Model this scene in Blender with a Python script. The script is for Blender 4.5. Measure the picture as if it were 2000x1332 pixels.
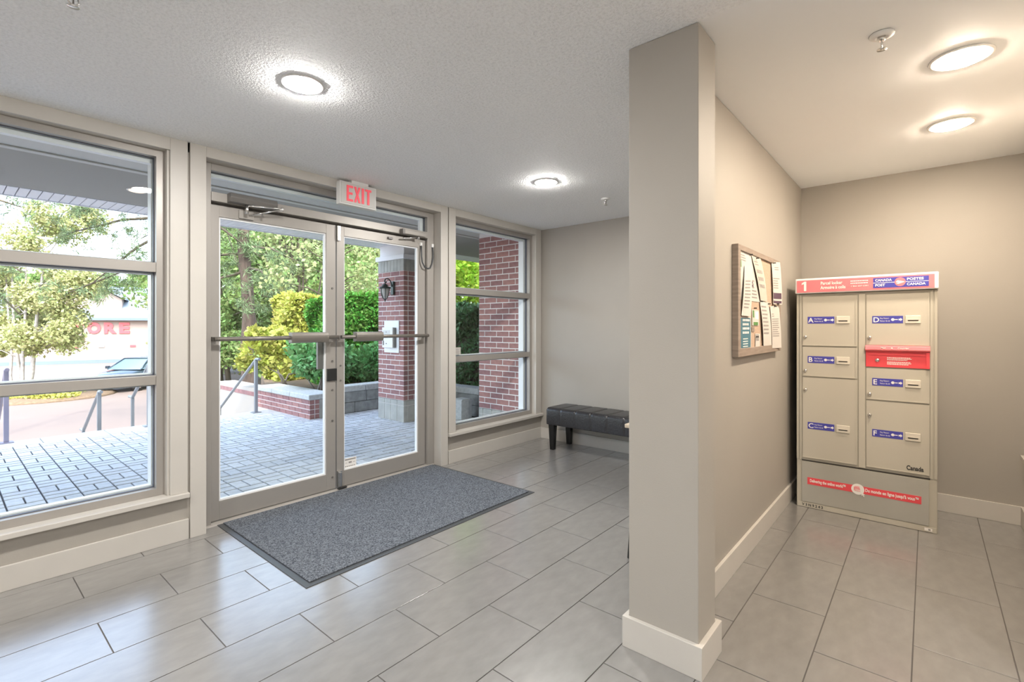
import bpy, bmesh, math, random
import numpy as np
from mathutils import Vector, Matrix

for o in list(bpy.data.objects):
    bpy.data.objects.remove(o, do_unlink=True)
SC = bpy.context.scene
COL = SC.collection

# ------------------------------------------------------------------ camera
H_CAM = 1.315
YAW = math.radians(40.37)
cam_d = bpy.data.cameras.new('camera')
cam_d.sensor_width = 36.0
cam_d.lens = 955.0 / 2000.0 * 36.0
cam_d.shift_y = -28.0 / 2000.0
cam_d.clip_start = 0.02
cam_d.clip_end = 500
cam = bpy.data.objects.new('camera', cam_d)
cam.location = (0, 0, H_CAM)
cam.rotation_euler = (math.pi / 2, 0, YAW - math.pi / 2)
COL.objects.link(cam)
SC.camera = cam

# ------------------------------------------------------------------ world, sun, exposure
W = bpy.data.worlds.new('World')
SC.world = W
W.use_nodes = True
nt = W.node_tree
nt.nodes.clear()
sky = nt.nodes.new('ShaderNodeTexSky')
sky.sky_type = 'NISHITA'
sky.sun_disc = False
sky.sun_elevation = math.radians(48)
sky.sun_rotation = math.radians(200)
sky.air_density = 1.0
sky.dust_density = 2.5
sky.ozone_density = 1.0
bg = nt.nodes.new('ShaderNodeBackground')
bg.inputs['Strength'].default_value = 0.72
wo = nt.nodes.new('ShaderNodeOutputWorld')
hsv = nt.nodes.new('ShaderNodeHueSaturation')
hsv.inputs['Saturation'].default_value = 0.72
nt.links.new(sky.outputs[0], hsv.inputs['Color'])
nt.links.new(hsv.outputs[0], bg.inputs[0])
nt.links.new(bg.outputs[0], wo.inputs[0])

sun_d = bpy.data.lights.new('sun', 'SUN')
sun_d.energy = 0.95
sun_d.angle = math.radians(1.0)
sun_d.color = (1.0, 0.93, 0.82)
sun = bpy.data.objects.new('sun', sun_d)
sun.location = (-6, -8, 14)
# light travels towards +X +Y and down (elevation about 50 degrees)
sun.rotation_euler = Vector((0.42, 0.62, -0.92)).to_track_quat('-Z', 'Y').to_euler()
COL.objects.link(sun)

SC.view_settings.view_transform = 'Standard'
SC.view_settings.look = 'None'
SC.view_settings.gamma = 1.0
SC.view_settings.exposure = 0.95
SC.view_settings.use_curve_mapping = False

LAMP_LOBBY = 350.0       # emission strength of the lobby downlights
LAMP_MAIL = 205.0        # emission strength of the mail corner downlights

# ------------------------------------------------------------------ materials
M = {}


def mat(name, col, rough=0.5, metal=0.0, var=0.0, vscale=8.0, bump=0.0, bscale=60.0, spec=0.5,
        emit=None, estr=0.0, stretch=None, island=0.0, transl=0.0, detail=3.0, col2=None):
    m = bpy.data.materials.new(name)
    m.use_nodes = True
    n = m.node_tree.nodes
    l = m.node_tree.links
    p = n['Principled BSDF']
    p.inputs['Base Color'].default_value = (*col, 1)
    p.inputs['Roughness'].default_value = rough
    p.inputs['Metallic'].default_value = metal
    p.inputs['Specular IOR Level'].default_value = spec
    tc = None

    def coord():
        nonlocal tc
        if tc is None:
            g = n.new('ShaderNodeTexCoord')
            if stretch:
                mp = n.new('ShaderNodeMapping')
                mp.inputs['Scale'].default_value = stretch
                l.new(g.outputs['Object'], mp.inputs['Vector'])
                tc = mp.outputs['Vector']
            else:
                tc = g.outputs['Object']
        return tc
    csrc = None
    if var > 0:
        nz = n.new('ShaderNodeTexNoise')
        nz.inputs['Scale'].default_value = vscale
        nz.inputs['Detail'].default_value = detail
        l.new(coord(), nz.inputs['Vector'])
        rp = n.new('ShaderNodeValToRGB')
        c2 = col2 or tuple(max(0, c * (1 - var)) for c in col)
        c1 = tuple(min(1, c * (1 + var * 0.6)) for c in col) if not col2 else col
        rp.color_ramp.elements[0].position = 0.3
        rp.color_ramp.elements[1].position = 0.7
        rp.color_ramp.elements[0].color = (*c2, 1)
        rp.color_ramp.elements[1].color = (*c1, 1)
        l.new(nz.outputs['Fac'], rp.inputs['Fac'])
        csrc = rp.outputs['Color']
    if island > 0:
        ge = n.new('ShaderNodeNewGeometry')
        hs = n.new('ShaderNodeHueSaturation')
        mr = n.new('ShaderNodeMapRange')
        mr.inputs['To Min'].default_value = 1 - island
        mr.inputs['To Max'].default_value = 1 + island
        l.new(ge.outputs['Random Per Island'], mr.inputs['Value'])
        l.new(mr.outputs[0], hs.inputs['Value'])
        m2 = n.new('ShaderNodeMapRange')
        m2.inputs['To Min'].default_value = 0.5 - island * 0.08
        m2.inputs['To Max'].default_value = 0.5 + island * 0.06
        l.new(ge.outputs['Random Per Island'], m2.inputs['Value'])
        l.new(m2.outputs[0], hs.inputs['Hue'])
        if csrc:
            l.new(csrc, hs.inputs['Color'])
        else:
            hs.inputs['Color'].default_value = (*col, 1)
        csrc = hs.outputs['Color']
    if csrc:
        l.new(csrc, p.inputs['Base Color'])
    if bump > 0:
        nb = n.new('ShaderNodeTexNoise')
        nb.inputs['Scale'].default_value = bscale
        nb.inputs['Detail'].default_value = 4
        l.new(coord(), nb.inputs['Vector'])
        bp = n.new('ShaderNodeBump')
        bp.inputs['Strength'].default_value = bump
        bp.inputs['Distance'].default_value = 0.01
        l.new(nb.outputs['Fac'], bp.inputs['Height'])
        l.new(bp.outputs['Normal'], p.inputs['Normal'])
    if emit:
        p.inputs['Emission Color'].default_value = (*emit, 1)
        p.inputs['Emission Strength'].default_value = estr
    if transl > 0:
        out = n['Material Output']
        tr = n.new('ShaderNodeBsdfTranslucent')
        if csrc:
            l.new(csrc, tr.inputs['Color'])
        else:
            tr.inputs['Color'].default_value = (*col, 1)
        mx = n.new('ShaderNodeMixShader')
        mx.inputs['Fac'].default_value = transl
        l.new(p.outputs[0], mx.inputs[1])
        l.new(tr.outputs[0], mx.inputs[2])
        l.new(mx.outputs[0], out.inputs['Surface'])
    M[name] = m
    return m


def glass(name, tint=(0.96, 0.98, 0.98), refl=1.0):
    m = bpy.data.materials.new(name)
    m.use_nodes = True
    n = m.node_tree.nodes
    l = m.node_tree.links
    n.clear()
    out = n.new('ShaderNodeOutputMaterial')
    t = n.new('ShaderNodeBsdfTransparent')
    t.inputs['Color'].default_value = (*tint, 1)
    g = n.new('ShaderNodeBsdfGlossy')
    g.inputs['Roughness'].default_value = 0.01
    fr = n.new('ShaderNodeLayerWeight')
    fr.inputs['Blend'].default_value = 0.5
    pw = n.new('ShaderNodeMath')
    pw.operation = 'POWER'
    pw.inputs[1].default_value = 4.5
    l.new(fr.outputs['Facing'], pw.inputs[0])
    mu = n.new('ShaderNodeMath')
    mu.operation = 'MULTIPLY_ADD'
    mu.inputs[1].default_value = 0.6 * refl
    mu.inputs[2].default_value = 0.02 * refl
    l.new(pw.outputs[0], mu.inputs[0])
    mx = n.new('ShaderNodeMixShader')
    l.new(mu.outputs[0], mx.inputs['Fac'])
    l.new(t.outputs[0], mx.inputs[1])
    l.new(g.outputs[0], mx.inputs[2])
    l.new(mx.outputs[0], out.inputs['Surface'])
    M[name] = m


mat('wall', (0.37, 0.342, 0.302), 0.55, var=0.03, vscale=2.0, bump=0.05, bscale=180)
mat('trim', (0.54, 0.51, 0.465), 0.42, var=0.03, vscale=5.0)
mat('ceiling_smooth', (0.86, 0.87, 0.88), 0.6, var=0.01, vscale=2)
mat('alu', (0.38, 0.355, 0.325), 0.42, metal=0.35, var=0.03, vscale=4.0)
mat('alu_bar', (0.20, 0.182, 0.16), 0.38, metal=0.4)
mat('alu_dark', (0.20, 0.19, 0.18), 0.4, metal=0.5)
mat('chrome', (0.75, 0.74, 0.72), 0.22, metal=1.0)
mat('white_frame', (0.82, 0.83, 0.84), 0.4)
mat('spacer', (0.10, 0.11, 0.14), 0.4)
mat('grout', (0.11, 0.10, 0.095), 0.9)
mat('tile', (0.225, 0.216, 0.206), 0.30, var=0.16, vscale=9.0, bump=0.03, bscale=25, stretch=(1.0, 2.2, 1.0), spec=1.0,
    detail=8)
M['tile'].node_tree.nodes['Principled BSDF'].inputs['Coat Weight'].default_value = 1.0
M['tile'].node_tree.nodes['Principled BSDF'].inputs['Coat Roughness'].default_value = 0.2
mat('rubber', (0.06, 0.065, 0.07), 0.45)
mat('plastic_white', (0.80, 0.79, 0.77), 0.4)
mat('plastic_black', (0.02, 0.02, 0.02), 0.4)
mat('exit_red', (0.90, 0.10, 0.13), 0.4, emit=(1.0, 0.12, 0.16), estr=0.12)
mat('exit_plate', (0.62, 0.61, 0.58), 0.4)
mat('leather', (0.026, 0.025, 0.027), 0.30, bump=0.25, bscale=70, var=0.2, vscale=30)
mat('wood_black', (0.008, 0.008, 0.008), 0.25)
mat('wood_pale', (0.60, 0.50, 0.38), 0.5, var=0.15, vscale=6, stretch=(1, 12, 12))
mat('locker', (0.45, 0.42, 0.35), 0.45, var=0.02, vscale=3)
mat('locker_door', (0.50, 0.465, 0.39), 0.45, var=0.02, vscale=3)
mat('locker_kick', (0.40, 0.385, 0.34), 0.25, var=0.05, vscale=3)
mat('slot_plate', (0.66, 0.61, 0.52), 0.4)
mat('gap', (0.05, 0.045, 0.04), 0.8)
mat('red', (0.78, 0.075, 0.09), 0.4)
mat('red_light', (0.90, 0.20, 0.22), 0.4)
mat('blue', (0.06, 0.06, 0.36), 0.4)
mat('print_white', (0.85, 0.82, 0.78), 0.5)
mat('print_black', (0.03, 0.03, 0.03), 0.5)
mat('print_grey', (0.30, 0.28, 0.265), 0.6)
mat('print_purple', (0.10, 0.06, 0.09), 0.6)
mat('print_teal', (0.06, 0.17, 0.22), 0.6)
mat('print_green', (0.10, 0.25, 0.07), 0.6)
mat('paper', (0.60, 0.57, 0.525), 0.7, var=0.03, vscale=10)
mat('paper_cream', (0.56, 0.51, 0.44), 0.7, var=0.03, vscale=10)
mat('cork', (0.52, 0.38, 0.28), 0.9, var=0.25, vscale=220, bump=0.2, bscale=200)
mat('frame_wood', (0.30, 0.24, 0.195), 0.55, var=0.18, vscale=9, stretch=(1, 1, 9))
mat('brick', (0.36, 0.18, 0.165), 0.85, var=0.22, vscale=14, bump=0.3, bscale=90)
mat('brick_b', (0.31, 0.155, 0.15), 0.85, var=0.22, vscale=14, bump=0.3, bscale=90)
mat('brick_c', (0.40, 0.20, 0.175), 0.85, var=0.22, vscale=14, bump=0.3, bscale=90)
mat('mortar', (0.78, 0.73, 0.70), 0.95, bump=0.3, bscale=120)
mat('concrete', (0.44, 0.43, 0.39), 0.9, var=0.15, vscale=9, bump=0.35, bscale=70)
mat('concrete_cap', (0.52, 0.53, 0.51), 0.9, var=0.15, vscale=30, bump=0.5, bscale=60)
mat('block', (0.34, 0.345, 0.33), 0.95, var=0.25, vscale=12, bump=0.7, bscale=30)
mat('paver', (0.62, 0.635, 0.655), 0.85, var=0.14, vscale=16, bump=0.3, bscale=90)
mat('paver_b', (0.58, 0.59, 0.60), 0.85, var=0.14, vscale=16, bump=0.3, bscale=90)
mat('paver_joint', (0.07, 0.07, 0.075), 0.95)
mat('soffit_grey', (0.37, 0.345, 0.305), 0.8, bump=0.15, bscale=150)
mat('soffit_board', (0.60, 0.575, 0.53), 0.6)
mat('soffit_white', (0.86, 0.84, 0.86), 0.5)
mat('stucco', (0.45, 0.40, 0.35), 0.9, bump=0.3, bscale=120)
mat('lantern', (0.05, 0.065, 0.06), 0.4, metal=0.4)
mat('frosted', (0.62, 0.60, 0.56), 0.35)
mat('rail', (0.28, 0.30, 0.32), 0.4, metal=0.5)
mat('rail_purple', (0.30, 0.28, 0.36), 0.4, metal=0.5)
mat('asphalt', (0.22, 0.172, 0.15), 0.9, var=0.06, vscale=0.6, bump=0.2, bscale=40)
mat('soil', (0.20, 0.14, 0.09), 1.0, var=0.3, vscale=12, bump=0.6, bscale=20)
mat('store_wall', (0.31, 0.247, 0.215), 0.9, var=0.03, vscale=0.5)
mat('store_roof', (0.20, 0.245, 0.29), 0.6, var=0.05, vscale=1)
mat('store_base', (0.13, 0.17, 0.21), 0.8)
mat('bark', (0.10, 0.072, 0.056), 0.95, var=0.45, vscale=6, bump=1.0, bscale=14, stretch=(2.2, 2.2, 0.5))
mat('bark_pale', (0.42, 0.38, 0.36), 0.9, var=0.3, vscale=8, bump=0.4, bscale=20)
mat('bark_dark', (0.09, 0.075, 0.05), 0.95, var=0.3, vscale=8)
mat('leaf_birch', (0.40, 0.42, 0.18), 0.6, island=0.45, transl=0.3)
mat('leaf_wood', (0.20, 0.30, 0.09), 0.6, island=0.45, transl=0.35)
mat('leaf_wood_b', (0.31, 0.37, 0.15), 0.6, island=0.45, transl=0.35)
mat('leaf_lime', (0.40, 0.58, 0.05), 0.55, island=0.35, transl=0.4)
mat('leaf_yellow', (0.50, 0.52, 0.11), 0.6, island=0.4, transl=0.3)
mat('leaf_cedar', (0.12, 0.33, 0.045), 0.6, island=0.45, transl=0.25)
mat('leaf_shrub', (0.18, 0.40, 0.14), 0.55, island=0.4, transl=0.3)
mat('leaf_dark', (0.10, 0.20, 0.07), 0.6, island=0.5, transl=0.2)
mat('needle', (0.14, 0.20, 0.09), 0.6, island=0.45, transl=0.2)
mat('car_dark', (0.06, 0.09, 0.12), 0.2, metal=0.4)
mat('car_silver', (0.20, 0.23, 0.24), 0.2, metal=0.5)
mat('car_glass', (0.18, 0.27, 0.33), 0.08)
mat('tyre', (0.02, 0.02, 0.02), 0.8)
mat('lamp_lobby', (1, 1, 1), 0.4, emit=(1.0, 0.97, 0.93), estr=LAMP_LOBBY)
mat('lamp_mail', (1, 1, 1), 0.4, emit=(1.0, 0.845, 0.67), estr=LAMP_MAIL)
mat('lamp_soffit', (1, 0.9, 0.8), 0.4, emit=(1.0, 0.66, 0.42), estr=0.75)
glass('glass')

# popcorn ceiling
m = bpy.data.materials.new('popcorn')
m.use_nodes = True
n = m.node_tree.nodes
l = m.node_tree.links
p = n['Principled BSDF']
p.inputs['Base Color'].default_value = (0.92, 0.92, 0.915, 1)
p.inputs['Roughness'].default_value = 0.85
tc = n.new('ShaderNodeTexCoord')
vo = n.new('ShaderNodeTexNoise')
vo.inputs['Scale'].default_value = 80
vo.inputs['Detail'].default_value = 2.5
vo.inputs['Roughness'].default_value = 0.65
l.new(tc.outputs['Object'], vo.inputs['Vector'])
bp = n.new('ShaderNodeBump')
bp.inputs['Strength'].default_value = 0.6
bp.inputs['Distance'].default_value = 0.02
l.new(vo.outputs['Fac'], bp.inputs['Height'])
l.new(bp.outputs['Normal'], p.inputs['Normal'])
cr = n.new('ShaderNodeValToRGB')  # colour mottling on the same noise paints in the shading of the bumps
cr.color_ramp.elements[0].position = 0.32
cr.color_ramp.elements[1].position = 0.55
cr.color_ramp.elements[0].color = (0.83, 0.83, 0.825, 1)
cr.color_ramp.elements[1].color = (0.93, 0.93, 0.925, 1)
l.new(vo.outputs['Fac'], cr.inputs['Fac'])
l.new(cr.outputs['Color'], p.inputs['Base Color'])
M['popcorn'] = m

# entrance mat pile
m = bpy.data.materials.new('carpet')
m.use_nodes = True
n = m.node_tree.nodes
l = m.node_tree.links
p = n['Principled BSDF']
p.inputs['Roughness'].default_value = 0.95
p.inputs['Specular IOR Level'].default_value = 0.2
tc = n.new('ShaderNodeTexCoord')
nz = n.new('ShaderNodeTexNoise')
nz.inputs['Scale'].default_value = 140
nz.inputs['Detail'].default_value = 2
l.new(tc.outputs['Object'], nz.inputs['Vector'])
rp = n.new('ShaderNodeValToRGB')
rp.color_ramp.elements[0].position = 0.34
rp.color_ramp.elements[1].position = 0.68
rp.color_ramp.elements[0].color = (0.038, 0.045, 0.055, 1)
rp.color_ramp.elements[1].color = (0.195, 0.21, 0.235, 1)
l.new(nz.outputs['Fac'], rp.inputs['Fac'])
l.new(rp.outputs['Color'], p.inputs['Base Color'])
bp = n.new('ShaderNodeBump')
bp.inputs['Strength'].default_value = 0.6
bp.inputs['Distance'].default_value = 0.004
l.new(nz.outputs['Fac'], bp.inputs['Height'])
l.new(bp.outputs['Normal'], p.inputs['Normal'])
M['carpet'] = m

# ------------------------------------------------------------------ helpers
ORG = {}


def tag(o, label=None, cat=None, group=None, kind=None):
    if label:
        o['label'] = label
    if cat:
        o['category'] = cat
    if group:
        o['group'] = group
    if kind:
        o['kind'] = kind
    return o


def thing(name, loc, label=None, cat=None, group=None, kind=None):
    o = bpy.data.objects.new(name, None)
    o.empty_display_size = 0.1
    o.location = loc
    COL.objects.link(o)
    ORG[o] = Vector(loc)
    return tag(o, label, cat, group, kind)


def link(name, me, parent=None, loc=(0, 0, 0)):
    o = bpy.data.objects.new(name, me)
    o.location = loc
    if parent is not None:
        o.parent = parent
        ORG[o] = ORG[parent]
    COL.objects.link(o)
    return o


class B:
    def __init__(s):
        s.v = []
        s.f = []
        s.sm = []

    def add(s, vs, fs, smooth=False):
        b = len(s.v)
        s.v += [tuple(q) for q in vs]
        for f in fs:
            s.f.append(tuple(b + i for i in f))
            s.sm.append(smooth)
        return s

    def box(s, x0, x1, y0, y1, z0, z1):
        x0, x1 = min(x0, x1), max(x0, x1)
        y0, y1 = min(y0, y1), max(y0, y1)
        z0, z1 = min(z0, z1), max(z0, z1)
        return s.add([(x0, y0, z0), (x1, y0, z0), (x1, y1, z0), (x0, y1, z0),
                      (x0, y0, z1), (x1, y0, z1), (x1, y1, z1), (x0, y1, z1)],
                     [(0, 3, 2, 1), (4, 5, 6, 7), (0, 1, 5, 4), (1, 2, 6, 5), (2, 3, 7, 6), (3, 0, 4, 7)])

    def tube(s, pts, r, nseg=10, caps=True):
        pts = [Vector(q) for q in pts]
        k = len(pts)
        rs = r if isinstance(r, (list, tuple)) else [r] * k
        b = len(s.v)
        up = Vector((0, 0, 1))
        prev = None
        for i, q in enumerate(pts):
            t = (pts[min(i + 1, k - 1)] - pts[max(i - 1, 0)])
            if t.length < 1e-9:
                t = Vector((0, 0, 1))
            t.normalize()
            if prev is None:
                a = t.cross(up)
                if a.length < 1e-3:
                    a = t.cross(Vector((1, 0, 0)))
            else:
                a = prev - t * prev.dot(t)
                if a.length < 1e-6:
                    a = t.cross(Vector((1, 0, 0)))
            a.normalize()
            prev = a
            c = t.cross(a)
            for j in range(nseg):
                an = 2 * math.pi * j / nseg
                s.v.append(tuple(q + (a * math.cos(an) + c * math.sin(an)) * rs[i]))
        for i in range(k - 1):
            for j in range(nseg):
                j2 = (j + 1) % nseg
                s.f.append((b + i * nseg + j, b + i * nseg + j2, b + (i + 1) * nseg + j2, b + (i + 1) * nseg + j))
                s.sm.append(True)
        if caps:
            s.f.append(tuple(b + j for j in reversed(range(nseg))))
            s.sm.append(False)
            s.f.append(tuple(b + (k - 1) * nseg + j for j in range(nseg)))
            s.sm.append(False)
        return s

    def lathe(s, prof, c=(0, 0, 0), axis='z', nseg=24, smooth=True):
        b = len(s.v)
        k = len(prof)
        for r, h in prof:
            for j in range(nseg):
                an = 2 * math.pi * j / nseg
                a, d = r * math.cos(an), r * math.sin(an)
                q = {'z': (a, d, h), 'x': (h, a, d), 'y': (d, h, a)}[axis]
                s.v.append((c[0] + q[0], c[1] + q[1], c[2] + q[2]))
        for i in range(k - 1):
            for j in range(nseg):
                j2 = (j + 1) % nseg
                s.f.append((b + i * nseg + j, b + i * nseg + j2, b + (i + 1) * nseg + j2, b + (i + 1) * nseg + j))
                s.sm.append(smooth)
        if prof[0][0] > 1e-6:
            s.f.append(tuple(b + j for j in reversed(range(nseg))))
            s.sm.append(False)
        if prof[-1][0] > 1e-6:
            s.f.append(tuple(b + (k - 1) * nseg + j for j in range(nseg)))
            s.sm.append(False)
        return s

    def prism(s, poly, plane, d0, d1):
        k = len(poly)
        mk = {'xy': lambda a, c, d: (a, c, d), 'xz': lambda a, c, d: (a, d, c), 'yz': lambda a, c, d: (d, a, c)}[plane]
        vs = [mk(a, c, d0) for a, c in poly] + [mk(a, c, d1) for a, c in poly]
        fs = [tuple(reversed(range(k))), tuple(range(k, 2 * k))]
        for i in range(k):
            j = (i + 1) % k
            fs.append((i, j, k + j, k + i))
        return s.add(vs, fs)

    def grid(s, fn, nu, nv, smooth=True):
        b = len(s.v)
        for i in range(nu + 1):
            for j in range(nv + 1):
                s.v.append(tuple(fn(i / nu, j / nv)))
        for i in range(nu):
            for j in range(nv):
                a = b + i * (nv + 1) + j
                s.f.append((a, a + nv + 1, a + nv + 2, a + 1))
                s.sm.append(smooth)
        return s

    def mesh(s, name, mt, org=(0, 0, 0), bevel=0.0, fix=True):
        me = bpy.data.meshes.new(name)
        ox, oy, oz = org
        me.from_pydata([(a - ox, b - oy, c - oz) for a, b, c in s.v], [], s.f)
        me.polygons.foreach_set('use_smooth', s.sm)
        if fix or bevel:
            bm = bmesh.new()
            bm.from_mesh(me)
            if fix:
                bmesh.ops.recalc_face_normals(bm, faces=bm.faces)
            if bevel:
                bmesh.ops.bevel(bm, geom=bm.edges, offset=bevel, segments=2, affect='EDGES', profile=0.5,
                                clamp_overlap=True)
            bm.to_mesh(me)
            bm.free()
        me.materials.append(M[mt] if isinstance(mt, str) else mt)
        return me

    def build(s, name, mt, parent=None, bevel=0.0, org=None, fix=True):
        if parent is not None:
            return link(name, s.mesh(name, mt, ORG[parent], bevel, fix), parent)
        if org is None:
            a = np.array(s.v)
            lo, hi = a.min(0), a.max(0)
            org = ((lo[0] + hi[0]) / 2, (lo[1] + hi[1]) / 2, lo[2])
        o = link(name, s.mesh(name, mt, org, bevel, fix), None, org)
        ORG[o] = Vector(org)
        return o


def bx(name, mt, parent, x0, x1, y0, y1, z0, z1, bevel=0.0):
    return B().box(x0, x1, y0, y1, z0, z1).build(name, mt, parent, bevel)


def piece(name, me, parent, wloc, rot=None):
    o = bpy.data.objects.new(name, me)
    o.parent = parent
    o.location = Vector(wloc) - ORG[parent]
    if rot:
        o.rotation_euler = rot
    ORG[o] = ORG[parent]
    COL.objects.link(o)
    return o


def text(s, size, loc, facing, mt, parent, name='lettering', bold=0.0, ext=0.0006, align='LEFT', width=None, sy=1.0):
    """flat lettering as a mesh; facing '-x' or '-y'; loc is the baseline start in world space"""
    cu = bpy.data.curves.new(name, 'FONT')
    cu.body = s
    cu.size = size
    cu.extrude = ext
    cu.offset = bold
    cu.align_x = align
    cu.resolution_u = 3
    to = bpy.data.objects.new('tmp_text', cu)
    COL.objects.link(to)
    dg = bpy.context.evaluated_depsgraph_get()
    me = bpy.data.meshes.new_from_object(to.evaluated_get(dg))
    bpy.data.objects.remove(to, do_unlink=True)
    co = np.empty(len(me.vertices) * 3)
    me.vertices.foreach_get('co', co)
    co = co.reshape(-1, 3)
    if width is not None:
        w = co[:, 0].max() - co[:, 0].min()
        co[:, 0] *= width / max(w, 1e-6)
    co[:, 1] *= sy
    org = ORG[parent]
    out = np.empty_like(co)
    if facing == '-x':
        out[:, 0] = loc[0] - co[:, 2]
        out[:, 1] = loc[1] - co[:, 0]
        out[:, 2] = loc[2] + co[:, 1]
    else:
        out[:, 0] = loc[0] + co[:, 0]
        out[:, 1] = loc[1] - co[:, 2]
        out[:, 2] = loc[2] + co[:, 1]
    out -= np.array(org)
    me.vertices.foreach_set('co', out.ravel())
    me.update()
    me.materials.clear()
    me.materials.append(M[mt])
    me.name = name
    return link(name, me, parent)


def copy_tree(o, parent=None):
    c = o.copy()
    c.parent = parent
    COL.objects.link(c)
    for ch in o.children:
        copy_tree(ch, c)
    return c


rnd = random.Random(7)
rng = np.random.default_rng(11)
HC = 2.459          # ceiling height
YF = 3.505          # inner face of the glazed front wall
YO = 3.70           # outer face of the front wall
XE = 4.65           # end wall (bench wall and mail corner)
YD = 0.80           # mail-corner face of the dividing wall
YR = -0.485         # right wall of the mail corner
XB = 1.85           # pillar front face / start of the smooth ceiling
XL, YB = -2.4, -2.6  # walls behind the camera

# ================================================================== SETTING: floor
fl = thing('floor', (1.1, 0.5, 0), 'grey stone-look tiled lobby floor laid in a half-offset bond', 'floor', kind='structure')
B().box(XL, XE, YB, YO, -0.12, -0.003).build('floor_bed', 'grout', fl)
TW, TL, GR = 0.3067, 0.6135, 0.0045
tile_cache = {}


def tile_mesh(w, d):
    key = (round(w, 3), round(d, 3))
    if key not in tile_cache:
        tile_cache[key] = B().box(-w / 2, w / 2, -d / 2, d / 2, -0.008, 0).mesh('floor_tile', 'tile', bevel=0.0006)
    return tile_cache[key]


def rects_minus(r, holes):
    out = [r]
    for h in holes:
        nx = []
        for (a, b, c, d) in out:
            if h[1] <= a or h[0] >= b or h[3] <= c or h[2] >= d:
                nx.append((a, b, c, d))
                continue
            if a < h[0]:
                nx.append((a, h[0], c, d))
            if h[1] < b:
                nx.append((h[1], b, c, d))
            a2, b2 = max(a, h[0]), min(b, h[1])
            if c < h[2]:
                nx.append((a2, b2, c, h[2]))
            if h[3] < d:
                nx.append((a2, b2, h[3], d))
        out = nx
    return out


k = -1
while True:
    y1 = 3.42 - TW * k
    y0 = y1 - TW
    if y1 < YB:
        break
    x = (0.462 if k % 2 == 0 else 0.769) - TL * 8
    while x < XE:
        a, b, c, d = max(x, XL), min(x + TL, XE), max(y0, YB), min(y1, 3.66)
        if b - a > 0.02 and d - c > 0.02:
            a += GR / 2
            b -= GR / 2
            c += GR / 2
            d -= GR / 2
            piece('tile', tile_mesh(b - a, d - c), fl, ((a + b) / 2, (c + d) / 2, 0))
        x += TL
    k += 1

# ---- ceilings
cl = B().box(XL, XB, YB, YF + 0.2, HC, HC + 0.12).box(XB, XE + .1, 0.86, YF + 0.2, HC, HC + 0.12)
tag(cl.build('ceiling', 'popcorn'), 'white popcorn-textured lobby ceiling', 'ceiling', kind='structure')
cs = B().box(XB, XE + .1, YB, 0.86, HC + 0.002, HC + 0.12)
tag(cs.build('ceiling_smooth', 'ceiling_smooth'), 'smooth white ceiling over the mail corner', 'ceiling', kind='structure')

# ---- walls
wf = B()
wf.box(-1.09, 1.0125, YF, YO, -0.02, 0.262)
wf.box(3.166, XE, YF, YO, -0.02, 0.262)
wf.box(-2.5, -1.09, YF, YO, -0.02, HC + .1)
wf.box(0.985, 1.10, YF, YO, 0.262, HC + .1)
wf.box(3.09, 3.19, YF, YO, 0.262, HC + .1)
wf.box(1.0125, 1.10, YF, YO, -0.02, 0.262)
wf.box(3.09, 3.166, YF, YO, -0.02, 0.262)
wf.box(4.60, XE + .15, YF, YO, 0.262, HC + .1)
wf.box(XE, XE + .15, YF, YO, -0.02, 0.262)
wf.box(-1.09, 4.60, YF, YO, 2.40, HC + .1)
tag(wf.build('wall_front', 'wall'), 'taupe painted front wall around the windows and entrance doors', 'wall', kind='structure')
tag(B().box(XE, XE + .15, YB, YF, -0.02, HC + .1).build('wall_end', 'wall'),
    'taupe end wall behind the leather bench and parcel locker', 'wall', kind='structure')
tag(B().box(2.0, XE, YD, 0.92, 0, HC).build('wall_divider', 'wall'),
    'taupe dividing wall carrying the notice board', 'wall', kind='structure')
tag(B().box(2.35, XE, YR - .12, YR, 0, HC).build('wall_right', 'wall'),
    'taupe right-hand wall of the mail corner', 'wall', kind='structure')
tag(B().box(2.35, 2.47, YB, YR - .12, 0, HC).build('wall_return', 'wall'),
    'taupe return wall behind the mail corner', 'wall', kind='structure')
tag(B().box(XL, 2.47, YB - .12, YB, 0, HC).build('wall_back', 'wall'), 'taupe wall at the back of the lobby', 'wall', kind='structure')
tag(B().box(XL - .12, XL, YB - .12, YF, 0, HC).build('wall_left', 'wall'), 'taupe wall at the far left of the lobby', 'wall', kind='structure')
pil = B().box(XB, 2.04, 0.655, 0.94, 0, HC)
tag(pil.build('wall_pillar', 'wall', bevel=0.003), 'square taupe pillar at the end of the dividing wall', 'pillar', kind='structure')

# ---- baseboards
BH, BT = 0.125, 0.016


def base(name, label, *boxes):
    b = B()
    for q in boxes:
        b.box(*q, 0, BH)
    tag(b.build(name, 'trim', bevel=0.002), label, 'baseboard', kind='structure')


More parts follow.
